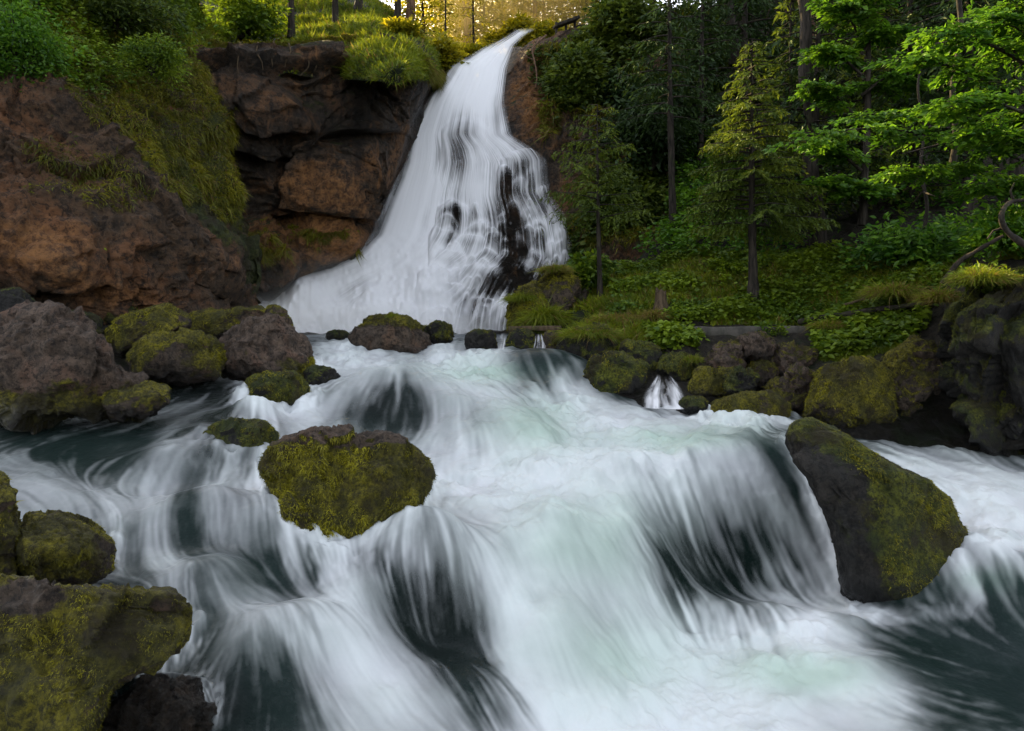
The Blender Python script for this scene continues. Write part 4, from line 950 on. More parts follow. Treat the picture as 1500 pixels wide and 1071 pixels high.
stick('crooked_branch', 'black crooked branch curling over the dark rock wall', 'branch', [(1515, 366, 11), (1488, 352, 11), (1470, 334, 11.1), (1465, 318, 10.9), (1472, 300, 11), (1484, 293, 11.1), (1500, 296, 11), (1525, 280, 11)], .055, .022, twigs=([(1470, 334, 11.1), (1455, 338, 11.1), (1446, 350, 11)], [(1484, 293, 11.1), (1480, 280, 11), (1486, 268, 11)]))
stick('fallen_log', 'thin fallen log leaning on the grass near the dark rock wall', 'log', [(1380, 415, 13.0), (1405, 382, 12.8), (1440, 362, 12.6), (1470, 345, 12.4)], .05, .03)
stick('fallen_log', 'long brown log half buried along the bank under the ground cover', 'log', [(1170, 472, 15.9), (1220, 464, 15.3), (1270, 455, 14.9), (1330, 448, 14.2), (1375, 440, 13.6)], .075, .045)
stick('hanging_root', 'pale root dangling over the rock right of the waterfall top', 'root', [(800, 52, 31.3), (788, 62, 30.9), (778, 72, 30.7), (783, 88, 30.4), (787, 112, 30.2), (785, 128, 30.2)], .05, .03, 'red_bark', None, [[(783, 88, 30.4), (772, 84, 30.5), (762, 70, 30.8)]])
rr_ = np.random.default_rng(12)
for u in (352, 378, 401, 423, 448, 466, 489):
    v0 = 64 + rr_.uniform(-3, 3); L_ = rr_.uniform(22, 48); Yr = 21.85 + (u - 350) * .010
    stick('hanging_root', 'thin pale root hanging from the grassy edge of the overhang', 'root', [(u, v0, Yr), (u + rr_.uniform(-4, 4), v0 + L_ * .35, Yr - .25), (u + rr_.uniform(-7, 7), v0 + L_ * .7, Yr - .2), (u + rr_.uniform(-10, 10), v0 + L_, Yr - .1)], .03, .012, 'brown_bark', 'roots hanging from the overhang')
for a, b, lb in (((1062, 474, 16.6), (1098, 466, 17.0), 'short dead branch lying on the ground cover above the concrete wall'), ((1235, 448, 15.8), (1290, 436, 15.6), 'long dead branch lying in the ground cover left of the big domed grass tuft'), ((925, 468, 17.2), (948, 476, 16.8), 'dead twig beside the foot of the broken stump')):
    m_ = tuple((p + q) / 2 + d for p, q, d in zip(a, b, (0, -3, 0)))
    stick('dead_branch', lb, 'branch', [a, m_, b], .035, .015, 'brown_bark', None, [[m_, (m_[0] + 12, m_[1] - 9, m_[2])]])
# ================================================================ VEGETATION
def scatter(g, prob, N, seed=0):
    """N random points on a surface grid, weighted by prob(U,V,N)*area"""
    U, V, G, Nn = g; r = np.random.default_rng(seed)
    ar = np.linalg.norm(np.cross(G[1:, :-1] - G[:-1, :-1], G[:-1, 1:] - G[:-1, :-1]), axis=-1)
    uc, vc = (U[1:, 1:] + U[:-1, :-1]) / 2, (V[1:, 1:] + V[:-1, :-1]) / 2
    p = ar * np.clip(prob(uc, vc, Nn[:-1, :-1], G[:-1, :-1]), 0, None); p = (p / p.sum()).ravel()
    idx = r.choice(p.size, N, p=p); i, j = np.unravel_index(idx, ar.shape); a, b = r.random((2, N, 1))
    pts = (G[i, j] * (1 - a) + G[i + 1, j] * a) * (1 - b) + (G[i, j + 1] * (1 - a) + G[i + 1, j + 1] * a) * b
    return pts, Nn[i, j], r


def in_poly(U, V, poly):
    poly = np.array(poly, float); c = np.zeros(U.shape, bool); j = len(poly) - 1
    for i in range(len(poly)):
        (x0, y0), (x1, y1) = poly[i], poly[j]
        if y0 != y1: c ^= ((y0 > V) != (y1 > V)) & (U < (x1 - x0) * (V - y0) / (y1 - y0) + x0)
        j = i
    return c


def grass_stuff(name, label, g, prob, N, L, mat='grass', up=.9, out=.3, bend=.5, seed=0, cat='grass', dry=.0):
    p, n, r = scatter(g, prob, N, seed)
    cl_ = fbm(p * 1.1, 3, seed + 40)
    Ls = L * (.5 + .9 * r.random(N)) * (1 + .7 * np.clip(cl_, -.5, .8))
    d = n * out + np.array([0, 0, up]) + r.normal(size=(N, 3)) * .32
    b = np.array([0, 0, -bend]) + n * .35 + r.normal(size=(N, 3)) * .3
    V, Fc = blades(p - n * .01, d, b, Ls, Ls * .035 + .004 * p[:, 1] / 12)
    ti = np.clip(.42 + .5 * cl_ + r.normal(size=N) * .18, 0, .84); ti = np.where(r.random(N) < dry, .97, ti)
    o = link(name, make_mesh(name, V, Fc, M[mat], {'tint': np.repeat(ti, 5)}, False))
    return tag(o, label, cat, kind='stuff')


def herb_stuff(name, label, g, prob, N, L, mat='herb', seed=0, lift=.12, tilt=.45, cat='ground cover'):
    p, n, r = scatter(g, prob, N, seed)
    cl_ = fbm(p * .9, 3, seed + 41)
    h = lift * (r.random(N) ** .7) * (1 + cl_)
    a = r.uniform(0, 2 * np.pi, N); d = np.stack([np.cos(a), np.sin(a), -.25 + .3 * r.normal(size=N)], 1)
    nn = n * .4 + np.array([0, -.15, .8]) + r.normal(size=(N, 3)) * tilt
    Ls = L * (.5 + .9 * r.random(N)) * (1 + .4 * cl_)
    V, Fc = leaf_quads(p + n * h[:, None] * .5 + np.array([0, 0, 1]) * h[:, None], d, nn, Ls, Ls * .75, .12)
    o = link(name, make_mesh(name, V, Fc, M[mat], {'tint': np.repeat(np.clip(.4 + .6 * cl_ + r.normal(size=N) * .2, 0, 1), 4)}, False))
    return tag(o, label, cat, kind='stuff')


ns = lambda G, f, s: fbm(G * f, 3, s)
# buttress
BUTP = [(60, 40), (270, 60), (290, 130), (312, 175), (330, 250), (345, 300), (340, 340), (300, 310), (230, 300), (185, 235), (125, 205), (85, 130)]
AP = lambda U, V: np.interp(V, [-90, 0, 100, 200, 300, 380, 500], [230, 230, 150, 235, 285, 335, 345])
AW = lambda U, V: np.interp(V, [-90, 0, 100, 200, 300, 380, 500], [300, 200, 95, 85, 50, 25, 10])
grass_stuff('cliff_grass', 'drooping yellow green grass on the diagonal apron of the buttress', BTG, lambda U, V, N, G: in_poly(U + 22 * ns(G, 1.1, 84), V + 22 * ns(G, 1.1, 83), BUTP) * sstep(-.65, -.2, ns(G, .9, 85)) + .5 * sstep(.12, .3, ns(G, .7, 82)) * (U > 20) * (V < 330), 150000, .115, 'cliff_grass', .2, .6, .9, 1, dry=.10)
herb_stuff('cliff_herbs', 'leafy herbs and low bushes on the upper buttress', BTG, lambda U, V, N, G: sstep(-.1, .3, 1.1 * sstep(150, 10, V - .45 * U * (U < 200) + 70 * ns(G, .6, 87)) - .5 + .8 * ns(G, .8, 88)) * (U > -80), 34000, .095, 'herb', 2, .3)
herb_stuff('cliff_herbs', 'dark leafy herbs at the left edge of the buttress', BTG, lambda U, V, N, G: ((U < 95) & (V < 130) & (U + .55 * V < 110)) * sstep(-.3, .2, ns(G, .8, 89)), 16000, .10, 'maple', 3, .35)
# meadow on the cliff edge
grass_stuff('meadow_grass', 'bright green grass on the ledge above the overhang', HLG, lambda U, V, N, G: ((U < 640) & (U > 266) & (V > -60)) * sstep(-.4, .1, ns(G, .5, 93)), 120000, .26, 'grass', .9, .2, .6, 4, dry=.06)
herb_stuff('meadow_herbs', 'yellow green herbs on the slope behind the waterfall lip', BSG, lambda U, V, N, G: (V < 120) * 1.0, 22000, .34, 'gold', 5, .6)
grass_stuff('cliff_grass', 'fringe of grass hanging over the edge of the overhang', CLG, lambda U, V, N, G: (V < np.interp(U, lipu[:, 0], lipu[:, 1]) + 9 + 14 * ns(G, .8, 94)) * (U < 648) * (U > 250), 30000, .22, 'cliff_grass', .25, .5, 1.1, 6, dry=.2)
grass_stuff('cliff_grass', 'mossy grass on the orange ledge left of the falls', CLG, lambda U, V, N, G: in_poly(U, V, [(340, 340), (400, 330), (470, 345), (540, 345), (545, 365), (470, 385), (400, 372), (350, 400)]) * sstep(0, .25, ns(G, .9, 95)), 7000, .2, 'cliff_grass', .3, .5, 1.0, 7, dry=.2)
herb_stuff('cliff_herbs', 'hanging herbs on the rock face right of the waterfall', CLG, lambda U, V, N, G: (U > 775) * sstep(.0, .35, .15 + ns(G, .45, 96) + .003 * (U - 860)) * (V < 400), 26000, .22, 'needle', 8, .5)
grass_stuff('cliff_grass', 'tufts of grass on the rock face right of the waterfall', CLG, lambda U, V, N, G: (U > 790) * sstep(.05, .3, ns(G, .6, 97)) * (V < 420), 16000, .35, 'cliff_grass', .4, .5, .9, 9, dry=.1)
# right bank
grass_stuff('bank_grass', 'green and straw coloured grass on the right bank', BKG, lambda U, V, N, G: in_poly(U, V, [(745, 478), (860, 440), (900, 395), (1000, 375), (1180, 370), (1400, 350), (1660, 300), (1660, 470), (1380, 480), (1180, 480), (960, 478), (940, 520), (850, 520)]) * sstep(-.3, .15, ns(G, .7, 104)), 80000, .20, 'grass', .8, .2, .6, 10, dry=.12)
herb_stuff('ground_cover', 'broad leaved green ground cover on the right bank', BKG, lambda U, V, N, G: in_poly(U, V, [(890, 470), (905, 400), (1000, 378), (1200, 380), (1390, 390), (1380, 450), (1190, 478), (970, 478)]) * sstep(-.2, .2, ns(G, .6, 105) + .1), 22000, .11, 'herb', 11, .22)
herb_stuff('ground_cover', 'shaded undergrowth between the trees on the forest slope', BKG, lambda U, V, N, G: ((V < 385) & (U > 930)) * sstep(-.3, .3, ns(G, .4, 106)), 52000, .15, 'maple', 12, .5)
herb_stuff('ground_cover', 'low leafy plants around the rubble below the concrete wall', BKG, lambda U, V, N, G: in_poly(U, V, [(940, 485), (1010, 495), (1020, 520), (960, 520)]) * 1. + in_poly(U, V, [(1185, 480), (1370, 470), (1340, 510), (1200, 540)]) * 1.5, 5000, .13, 'herb', 13, .2)
grass_stuff('bank_grass', 'short mossy grass behind the yellow mossy boulder', BKG, lambda U, V, N, G: in_poly(U, V, [(1200, 540), (1230, 505), (1340, 485), (1350, 510), (1260, 535)]) * 1., 7000, .12, 'grass', .8, .2, .6, 14)


def tuft(u, v, Y, ru, h, label, dry=.2, n=1800, mat='grass'):
    c = P(u, v, Y); r = np.random.default_rng(int(u + v)); R0 = ru / F * Y
    a = r.uniform(0, 2 * np.pi, n); q = np.sqrt(r.random(n)) * R0 * .7
    p = np.stack([np.cos(a) * q, np.sin(a) * q * .8, .06 * r.random(n) - .25 * (q / R0) ** 2 * h], 1)
    n_ = n; d = np.stack([np.cos(a) * q / R0 * .8, np.sin(a) * q / R0 * .8, np.ones(n) * .9], 1) + r.normal(size=(n, 3)) * .33
    b = np.stack([np.cos(a) * .5, np.sin(a) * .5, -np.ones(n) * .7], 1) * (q / R0 + .15)[:, None] * 1.3 + r.normal(size=(n, 3)) * .22
    L = h * (.35 + .65 * r.random(n))
    V, Fc = blades(p, d, b, L, L * .014 + .003)
    ti = np.where((r.random(n) < dry) | (p[:, 2] < -.12 * h), .97, np.clip(.6 + .25 * r.normal(size=n), 0, .84))
    tag(link('grass_tuft', make_mesh('grass_tuft', V, Fc, M[mat], {'tint': np.repeat(ti, 5)}, False), None, c), label, 'grass tuft')


tuft(866, 492, 15.6, 52, .42, 'bright yellow green grass tuft on the dark ledge stone', .12, 4500)
tuft(905, 470, 17.2, 48, .35, 'straw coloured grass tuft left of the broken stump', .5, 2500)
tuft(1308, 432, 14.6, 46, .42, 'big domed grass tuft with straw fringe on the right bank', .3, 4500)
tuft(1378, 440, 13.2, 30, .38, 'straw fringed grass tuft at the edge of the dark rock wall', .45, 2500)
tuft(1440, 412, 11.3, 50, .32, 'green grass clump on top of the dark rock wall', .15, 4500)
tuft(798, 470, 18.2, 30, .75, 'dome of long grey green grass at the right foot of the waterfall', .05, 3500)
tuft(768, 440, 18.6, 30, .4, 'bright grass tuft on the green hummock', .05, 2000)
tuft(812, 398, 19.0, 26, .35, 'brown green grass cap on the domed hummock', .4, 2000)
tuft(958, 465, 17.0, 20, .35, 'dry grass skirt round the foot of the broken stump', .6, 1600)
tuft(575, 466, 17.1, 10, .22, 'little green sprig on the humped boulder', .0, 260)


def bush(u, v, Y, ru, rv, label, mat='needle', n=2600, L=.2, flat=.5, name='bush', cat='bush', seed=None):
    """leaf sprays on thin stems; (u,v) is the middle"""
    r = np.random.default_rng(seed if seed is not None else int(u * 3 + v)); c = P(u, v, Y); ax = np.array([ru / F * Y, ru / F * Y * .8, rv / F * Y])
    base = np.array([c[0], c[1], c[2] - ax[2]])
    k = max(10, n // 70); D = r.normal(size=(k, 3)); D /= np.linalg.norm(D, axis=1, keepdims=True); D *= (r.random((k, 1)) ** .4)
    ctr = D * ax + np.array([0, 0, ax[2]]); st = MB()
    for q in ctr[::2]:
        T = np.linspace(0, 1, 6)[:, None]; V, Fq = tube(T * q * np.array([1, 1, 1]) + np.array([0, 0, .15]) * np.sin(T * np.pi), np.linspace(.025, .008, 6), 5); st.add(V, Fq)
    ci = r.integers(0, k, n); sp = ax.mean() * .32
    off = r.normal(size=(n, 3)) * sp * np.array([1, 1, .38])
    p = ctr[ci] + off; p[:, 2] -= (off[:, 0] ** 2 + off[:, 1] ** 2) * .5 / max(sp, .05) * .4
    d = off + r.normal(size=(n, 3)) * sp * .6 + np.array([0, 0, -.3 * sp])
    nn = np.array([0, -.35, .8]) + r.normal(size=(n, 3)) * .5
    Ls = L * (.6 + .8 * r.random(n))
    V, Fc = leaf_quads(p, d, nn, Ls, Ls * flat, .12)
    ti = np.repeat(np.clip(.45 + .35 * r.normal(size=k)[ci] + .15 * r.normal(size=n), 0, 1), 4)
    e = empty(name, base); tag(e, label, cat)
    link('foliage', make_mesh('foliage', V, Fc, M[mat], {'tint': ti}, False), e)
    link('stems', st.mesh('stems', M['bark']), e)
    return e


bush(845, 120, 29.6, 36, 52, 'dense rounded yellow green bush on the rock right of the waterfall', 'needle', 7000, .26)
bush(915, 30, 31.0, 44, 34, 'yellow green bush right of the wooden railing', 'needle', 6000, .30)
bush(905, 135, 29.4, 30, 26, 'dark bush growing from the cliff to the right of the dense bush', 'dark_needle', 2600, .26)
bush(915, 300, 26.0, 40, 40, 'leafy bush on the cliff foot behind the slender conifer', 'needle', 3000, .22)
bush(865, 392, 20.0, 28, 22, 'low leafy bush around the foot of the slender conifer', 'herb', 2400, .17)
bush(640, 85, 30.5, 26, 32, 'golden bush on the cliff shoulder left of the waterfall top', 'gold', 2600, .3)
bush(590, 52, 27.5, 22, 20, 'yellow green bush on the ledge near the waterfall', 'gold', 2800, .26)
bush(765, 40, 38, 20, 16, 'glowing yellow bush right above the waterfall lip', 'gold', 1800, .3)
bush(365, 20, 26, 46, 32, 'green bush on the ledge above the overhang', 'herb', 3600, .2)
bush(28, 62, 14.4, 55, 62, 'dark leafy bush on the upper left of the buttress', 'maple', 8000, .095)
bush(222, 80, 16.0, 36, 30, 'yellow green leafy bush on the buttress edge', 'herb', 5000, .075)
bush(170, 15, 18.0, 80, 36, 'dark green bush at the top of the buttress', 'needle', 6000, .13)
bush(955, 180, 27.0, 46, 70, 'dark drooping bush on the shaded cliff', 'dark_needle', 4500, .26)
bush(1340, 350, 16.5, 70, 28, 'shaded leafy bush behind the domed grass tuft', 'maple', 4000, .16)
bush(1452, 405, 12.0, 40, 14, 'low leafy plants on the crest of the dark rock wall', 'herb', 2200, .10)
bush(1470, 330, 14.0, 60, 30, 'green leafy bush behind the crooked branch', 'maple', 4000, .13)


# ---------------------------------------------------------------- trees
def conifer_meshes(H, R0, hb, nb, droop, seed, mat, L=.17, W=.05, dens=1.0, r0=.12, bark='bark', power=.8):
    r = np.random.default_rng(seed); tr = MB()
    z = np.linspace(-.4, H, 26); ben = .012 * H
    cx = lambda q: np.stack([ben * np.sin(q / H * 2.1 + seed), ben * np.cos(q / H * 1.7 + seed) - ben, q], -1)
    V, Fq = tube(cx(z), r0 * (1 - .9 * np.clip(z, 0, H) / H) + .06 * r0 / .12 * np.exp(-np.clip(z + .4, 0, 9) * 3), 9, seed, .3); tr.add(V, Fq)
    C, Dr, Nn, Ls, Ti = [], [], [], [], []
    for k in range(nb):
        f = (k + r.random()) / nb; h = hb + (H - hb) * f ** .9 * .99
        a = k * 2.399 + r.normal() * .35
        ln = R0 * ((1 - (h - hb) / (H - hb)) ** power * r.uniform(.65, 1.12) + .06)
        if r.random() < .08: ln *= .45
        e = np.array([math.cos(a), math.sin(a), 0]); sd_ = np.array([-e[1], e[0], 0])
        T = np.linspace(0, 1, 8)
        path = cx(np.array([h]))[0] + np.outer(T * ln, e) + np.outer(ln * (.18 * T - droop * T ** 2 + .15 * T ** 3) * r.uniform(.7, 1.3), [0, 0, 1]) + np.outer(np.sin(T * 3) * ln * .06 * r.normal(), sd_)
        V, Fq = tube(path, np.linspace(.028, .006, 8) * r0 / .12, 4); tr.add(V, Fq)
        bt = r.random() * .5 + .25
        nt = max(3, int(ln * 5 * dens))
        for q in range(nt):
            t_ = .18 + .82 * (q + r.random()) / nt; b0 = np.array([np.interp(t_, T, path[:, m]) for m in range(3)])
            for sgn in (-1, 1):
                tl = ln * .36 * (1.08 - t_) ** .6 * r.uniform(.6, 1.2) + .07
                td = e * .65 + sd_ * sgn * .85 + np.array([0, 0, -.25 - .35 * r.random()])
                m = max(3, int(tl / (L * .26) * dens)); s = (np.arange(m) + r.random(m)) / m
                pp = b0 + np.outer(s * tl, td) + np.outer(-.35 * tl * s ** 2, [0, 0, 1])
                C.append(pp); Dr.append(td + r.normal(size=(m, 3)) * .42 + np.array([0, 0, -.2])); Nn.append(np.array([0, 0, 1]) + r.normal(size=(m, 3)) * .45)
                Ls.append(L * r.uniform(.6, 1.3, m)); Ti.append(np.clip(bt + .45 * (t_ - .5) + .2 * s + r.normal(size=m) * .12, 0, 1))
    C = np.concatenate(C); Ls = np.concatenate(Ls)
    V, Fc = leaf_quads(C, np.concatenate(Dr), np.concatenate(Nn), Ls, Ls * W / L, .05)
    return tr.mesh('trunk', M[bark]), make_mesh('crown', V, Fc, M[mat], {'tint': np.repeat(np.concatenate(Ti), 4)}, False)


def broad_meshes(H, R0, hb, seed, mat, n=9000, L=.28, bark='bark', r0=.16, flat=.6):
    r = np.random.default_rng(seed); tr = MB(); z = np.linspace(-.4, H * .95, 18)
    V, Fq = tube(np.stack([.15 * np.sin(z * .5 + seed), .15 * np.cos(z * .4), z], 1), r0 * (1 - .85 * np.clip(z, 0, H) / H), 9, seed, .25); tr.add(V, Fq)
    ends = []
    for k in range(34):
        h = hb + (H - hb) * (k + r.random()) / 34; a = k * 2.4 + r.normal() * .3
        ln = R0 * math.sin(math.pi * min(.97, .18 + .8 * (h - hb) / (H - hb))) * r.uniform(.6, 1.1)
        T = np.linspace(0, 1, 8)[:, None]; e = np.array([math.cos(a), math.sin(a), .35 * r.random() + .1])
        path = np.array([0, 0, h]) + T * ln * e + np.array([0, 0, -.12]) * ln * T ** 2
        V, Fq = tube(path, np.linspace(.05, .01, 8) * r0 / .16, 5); tr.add(V, Fq)
        for q in (.45, .65, .82, 1.0): ends.append(path[0] + (path[-1] - path[0]) * q + r.normal(size=3) * R0 * .10)
    ends = np.array(ends); ci = r.integers(0, len(ends), n); off = r.normal(size=(n, 3)) * R0 * np.array([.14, .14, .055])
    p = ends[ci] + off; p[:, 2] -= .8 * (off[:, 0] ** 2 + off[:, 1] ** 2) / (R0 * .3)
    d = off * np.array([1, 1, .3]) + r.normal(size=(n, 3)) * R0 * .08 + np.array([0, 0, -.04 * R0]); nn = np.array([0, 0, 1]) + r.normal(size=(n, 3)) * .5
    Ls = L * r.uniform(.6, 1.3, n); V, Fc = leaf_quads(p, d, nn, Ls, Ls * flat, .1)
    ti = np.clip(.45 + .3 * r.normal(size=len(ends))[ci] + .15 * r.normal(size=n), 0, 1)
    return tr.mesh('trunk', M[bark]), make_mesh('crown', V, Fc, M[mat], {'tint': np.repeat(ti, 4)}, False)


def tree(kind, meshes, u, v, Y, label, scale=1.0, rz=0.0, cat='tree', group=None):
    e = empty(kind, P(u, v, Y)); e.scale = (scale,) * 3; e.rotation_euler = (0, 0, rz); tag(e, label, cat, group)
    link('trunk', meshes[0], e)
    if meshes[1]: link('crown', meshes[1], e)
    return e


# slender conifer in front of the cliff, and the brighter one on the bank
tree('conifer_tree', conifer_meshes(5.7, 1.6, 2.4, 34, .24, 3, 'needle', .12, .040, 1.35, .085, power=.5), 878, 446, 19.5, 'slender conifer with a bare black lower trunk right of the waterfall', 1, 0)
tree('conifer_tree', conifer_meshes(6.6, 1.75, 1.7, 84, .42, 5, 'needle', .12, .040, 1.6, .13), 1101, 432, 17.6, 'bright green conifer on the grassy bank above the concrete wall', 1, 1.0)
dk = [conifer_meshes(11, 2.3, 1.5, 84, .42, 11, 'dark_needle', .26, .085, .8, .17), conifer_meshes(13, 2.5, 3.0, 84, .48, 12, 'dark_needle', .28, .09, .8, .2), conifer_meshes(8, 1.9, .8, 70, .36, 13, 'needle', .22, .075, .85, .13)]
FG = 'conifers of the forest on the right slope'
FOREST = [(1030, 250, 27, 0, 'dark drooping conifer above the shaded cliff'), (985, 385, 22.0, None, ''), (1165, 345, 21.5, 2, 'mid green conifer right behind the bright green conifer'), (1200, 372, 20, 0, 'dark conifer with thick trunk right of the bright green conifer'), (1262, 330, 20.5, 2, 'mid green conifer standing over the big domed grass tuft'),
          (1330, 330, 20, 0, 'dark conifer behind the leafy broadleaf boughs'), (1420, 315, 18.5, 1, 'tall dark conifer above the dark rock wall'), (1500, 300, 18, 0, 'dark conifer cut by the right edge of the photo'), (1090, 220, 29, 1, 'tall dark conifer rising behind the bright green conifer'), (1150, 180, 31, 0, 'dark conifer between the two bare trunks at the top'),
          (1230, 190, 29, 2, 'mid green conifer left of the broadleaf boughs'), (1300, 190, 28, 1, 'tall dark conifer high on the slope above the broadleaf boughs'), (1390, 170, 27, 0, 'dark conifer high on the slope toward the right'), (1480, 170, 26, 1, 'tall dark conifer high at the right corner'), (960, 110, 34, 0, 'dark conifer on top of the shaded cliff'),
          (1040, 90, 36, 1, 'tall dark conifer at the forest edge on the cliff top'), (1120, 80, 37, 0, 'dark conifer deep in the forest behind the bare trunks'), (1210, 80, 36, 1, 'tall dark conifer deep in the forest beside the reddish trunk'), (1310, 70, 35, 0, 'dark conifer deep in the forest above the broadleaf boughs'), (1410, 60, 33, 1, 'tall dark conifer deep in the forest near the corner'),
          (930, 10, 40, 0, 'dark conifer right of the sunlit gap'), (1560, 240, 22, 1, 'dark conifer beyond the right edge of the view')]
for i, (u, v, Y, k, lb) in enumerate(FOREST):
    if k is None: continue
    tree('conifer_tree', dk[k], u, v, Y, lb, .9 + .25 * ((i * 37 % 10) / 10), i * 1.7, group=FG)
# bare tall trunks
def trunk_tree(u0, v0, Y, u1, v1, r0, label, bark='bark', kind='tall_tree'):
    a, b = P(u0, v0, Y), P(u1, v1, Y); e = empty(kind, a); tag(e, label, 'tree')
    T = np.linspace(-.05, 3.2, 24)[:, None]; C = (b - a) * T + np.sin(T * 5) * np.array([.06, 0, 0])
    V, Fq = tube(C, r0 * np.linspace(1.15, .6, 24), 10, int(u0), .25); mb = MB(); mb.add(V, Fq); r = np.random.default_rng(int(u0))
    for k in range(9):
        q = r.uniform(.3, 1.9); p0 = (b - a) * q; an = r.uniform(0, 6.28); ln = r.uniform(.4, 1.2)
        s = np.linspace(0, 1, 5)[:, None]; V, Fq = tube(p0 + s * ln * np.array([math.cos(an), math.sin(an), -.25]), np.linspace(.03, .01, 5), 4); mb.add(V, Fq)
    link('trunk', mb.mesh('trunk', M[bark]), e)
    return e
tree('conifer_tree', conifer_meshes(12, 2.2, 4.6, 60, .5, 41, 'dark_needle', .2, .06, 1.0, .15), 985, 378, 23.5, 'dark conifer with a long bare trunk against the shaded cliff')
trunk_tree(1197, 370, 19.5, 1190, 250, .22, 'thick dark trunk low on the forest slope')
trunk_tree(1074, 92, 33.5, 1068, 0, .25, 'straight dark trunk left at the top of the forest')
trunk_tree(1136, 92, 34, 1133, 0, .35, 'black thick trunk in the middle at the top of the forest')
trunk_tree(1156, 70, 35, 1154, 0, .14, 'thin grey trunk between the black and the reddish trunk')
trunk_tree(1186, 62, 31, 1181, 0, .23, 'reddish lit trunk at the top of the forest', 'red_bark')
trunk_tree(1355, 330, 15.5, 1352, 240, .035, 'thin sapling stem under the broadleaf boughs')
trunk_tree(1394, 245, 14.5, 1400, 120, .06, 'thin dark trunk among the broadleaf boughs')
trunk_tree(524, 14, 33, 524, -30, .17, 'grey trunk on the meadow at the top edge')
trunk_tree(582, 24, 36, 580, -30, .17, 'grey brown trunk behind the ledge bush')
trunk_tree(600, 34, 37, 602, -30, .22, 'reddish trunk at the left of the sunlit gap', 'red_bark')
trunk_tree(783, 42, 44, 782, -30, .14, 'thin orange lit trunk right above the waterfall lip', 'red_bark')
trunk_tree(684, 70, 42, 684, 0, .24, 'brown trunk in the sunlit gap left of the waterfall lip', 'red_bark')
# golden trees in the gap
gd = [broad_meshes(11, 3.2, 1.2, 21, 'gold', 4200, .34), broad_meshes(9, 2.6, .6, 22, 'gold', 3800, .30), conifer_meshes(9, 1.7, .9, 40, .35, 23, 'gold', .26, .085, .6, .1)]
bush(697, 80, 33.5, 22, 12, 'golden bush at the lip just left of the waterfall', 'gold', 2600, .26)
bush(735, 62, 38, 22, 18, 'golden bush behind the waterfall lip', 'gold', 2600, .28)
bush(800, 50, 37, 26, 18, 'golden bush between the orange trunk and the wooden railing', 'gold', 2600, .28)
lp = conifer_meshes(8, 2.7, 2.4, 80, .4, 51, 'dark_needle', .26, .08, .9, .11)  # pines added on the ledge to keep sun off the right rocks
for i, (u, v, Y, lb) in enumerate([(285, 32, 25.0, 'added shade pine at the left end of the ledge over the overhang'), (352, 40, 26.0, 'added shade pine rising behind the ledge bush'), (430, 40, 26.5, 'added shade pine right of the ledge bush'), (490, 38, 28.0, 'added shade pine left of the grey meadow trunk')]):
    tree('shade_pine', lp, u, v, Y, lb, 1.0 + .06 * i, i * 1.9, group='added shade pines on the ledge')
bush(1000, 490, 15.9, 22, 9, 'low herb bush hiding the left end of the concrete wall', 'herb', 1500, .11)
bush(1128, 484, 15.9, 22, 10, 'low herb bush creeping over the concrete wall', 'herb', 1100, .10)
tuft(1215, 480, 15.0, 34, .28, 'grass tuft at the right end of the concrete wall', .3, 2000)
tuft(1010, 530, 14.4, 26, .22, 'grass tuft among the stones below the concrete wall', .15, 1400)
tuft(935, 512, 15.0, 30, .26, 'grass tuft on the stone behind the blocky black stone', .15, 1600)
GG = 'sunlit trees in the gap above the waterfall'
for i, (u, v, Y, k, lb, sc) in enumerate([(655, 104, 35, 2, 'narrow golden conifer left of the waterfall top', .75), (690, 92, 36.5, 2, 'narrow golden conifer beside the brown trunk', .8),
        (618, 96, 38, 1, 'golden broadleaf tree at the left shoulder of the gap', .75), (640, 100, 43, 0, 'golden broadleaf tree behind the left narrow conifer', .8), (672, 98, 45, 1, 'golden broadleaf tree between the two narrow conifers', .9), (708, 92, 43, 0, 'golden broadleaf tree behind the brown trunk', .75), (738, 88, 46, 1, 'bright yellow tree in the middle of the gap', .9), (765, 85, 48, 0, 'bright yellow tree behind the thin orange trunk', .7),
        (795, 82, 45, 1, 'yellow green tree left of the wooden railing', .8), (825, 75, 46, 0, 'yellow green tree behind the wooden railing', .75), (855, 65, 43, 1, 'yellow green tree right of the wooden railing', .85), (885, 55, 44, 0, 'olive tree at the right of the gap', .8)]):
    tree('broadleaf_tree' if k < 2 else 'conifer_tree', gd[k], u, v, Y, lb, sc, i * 2.1, group=GG)


for i, (u, v, Y, lb) in enumerate([(-150, -40, 17, 'unseen spruce added for shade on the buttress beyond the left edge of the view'), (-260, 20, 14, 'unseen spruce added for shade low on the buttress beyond the left edge'), (-90, -120, 21, 'unseen spruce added for shade high above the buttress at the top left')]):
    tree('conifer_tree', dk[1], u, v, Y, lb, 1.0, i * 2.3)  # spruces outside the frame, added to shade the stream


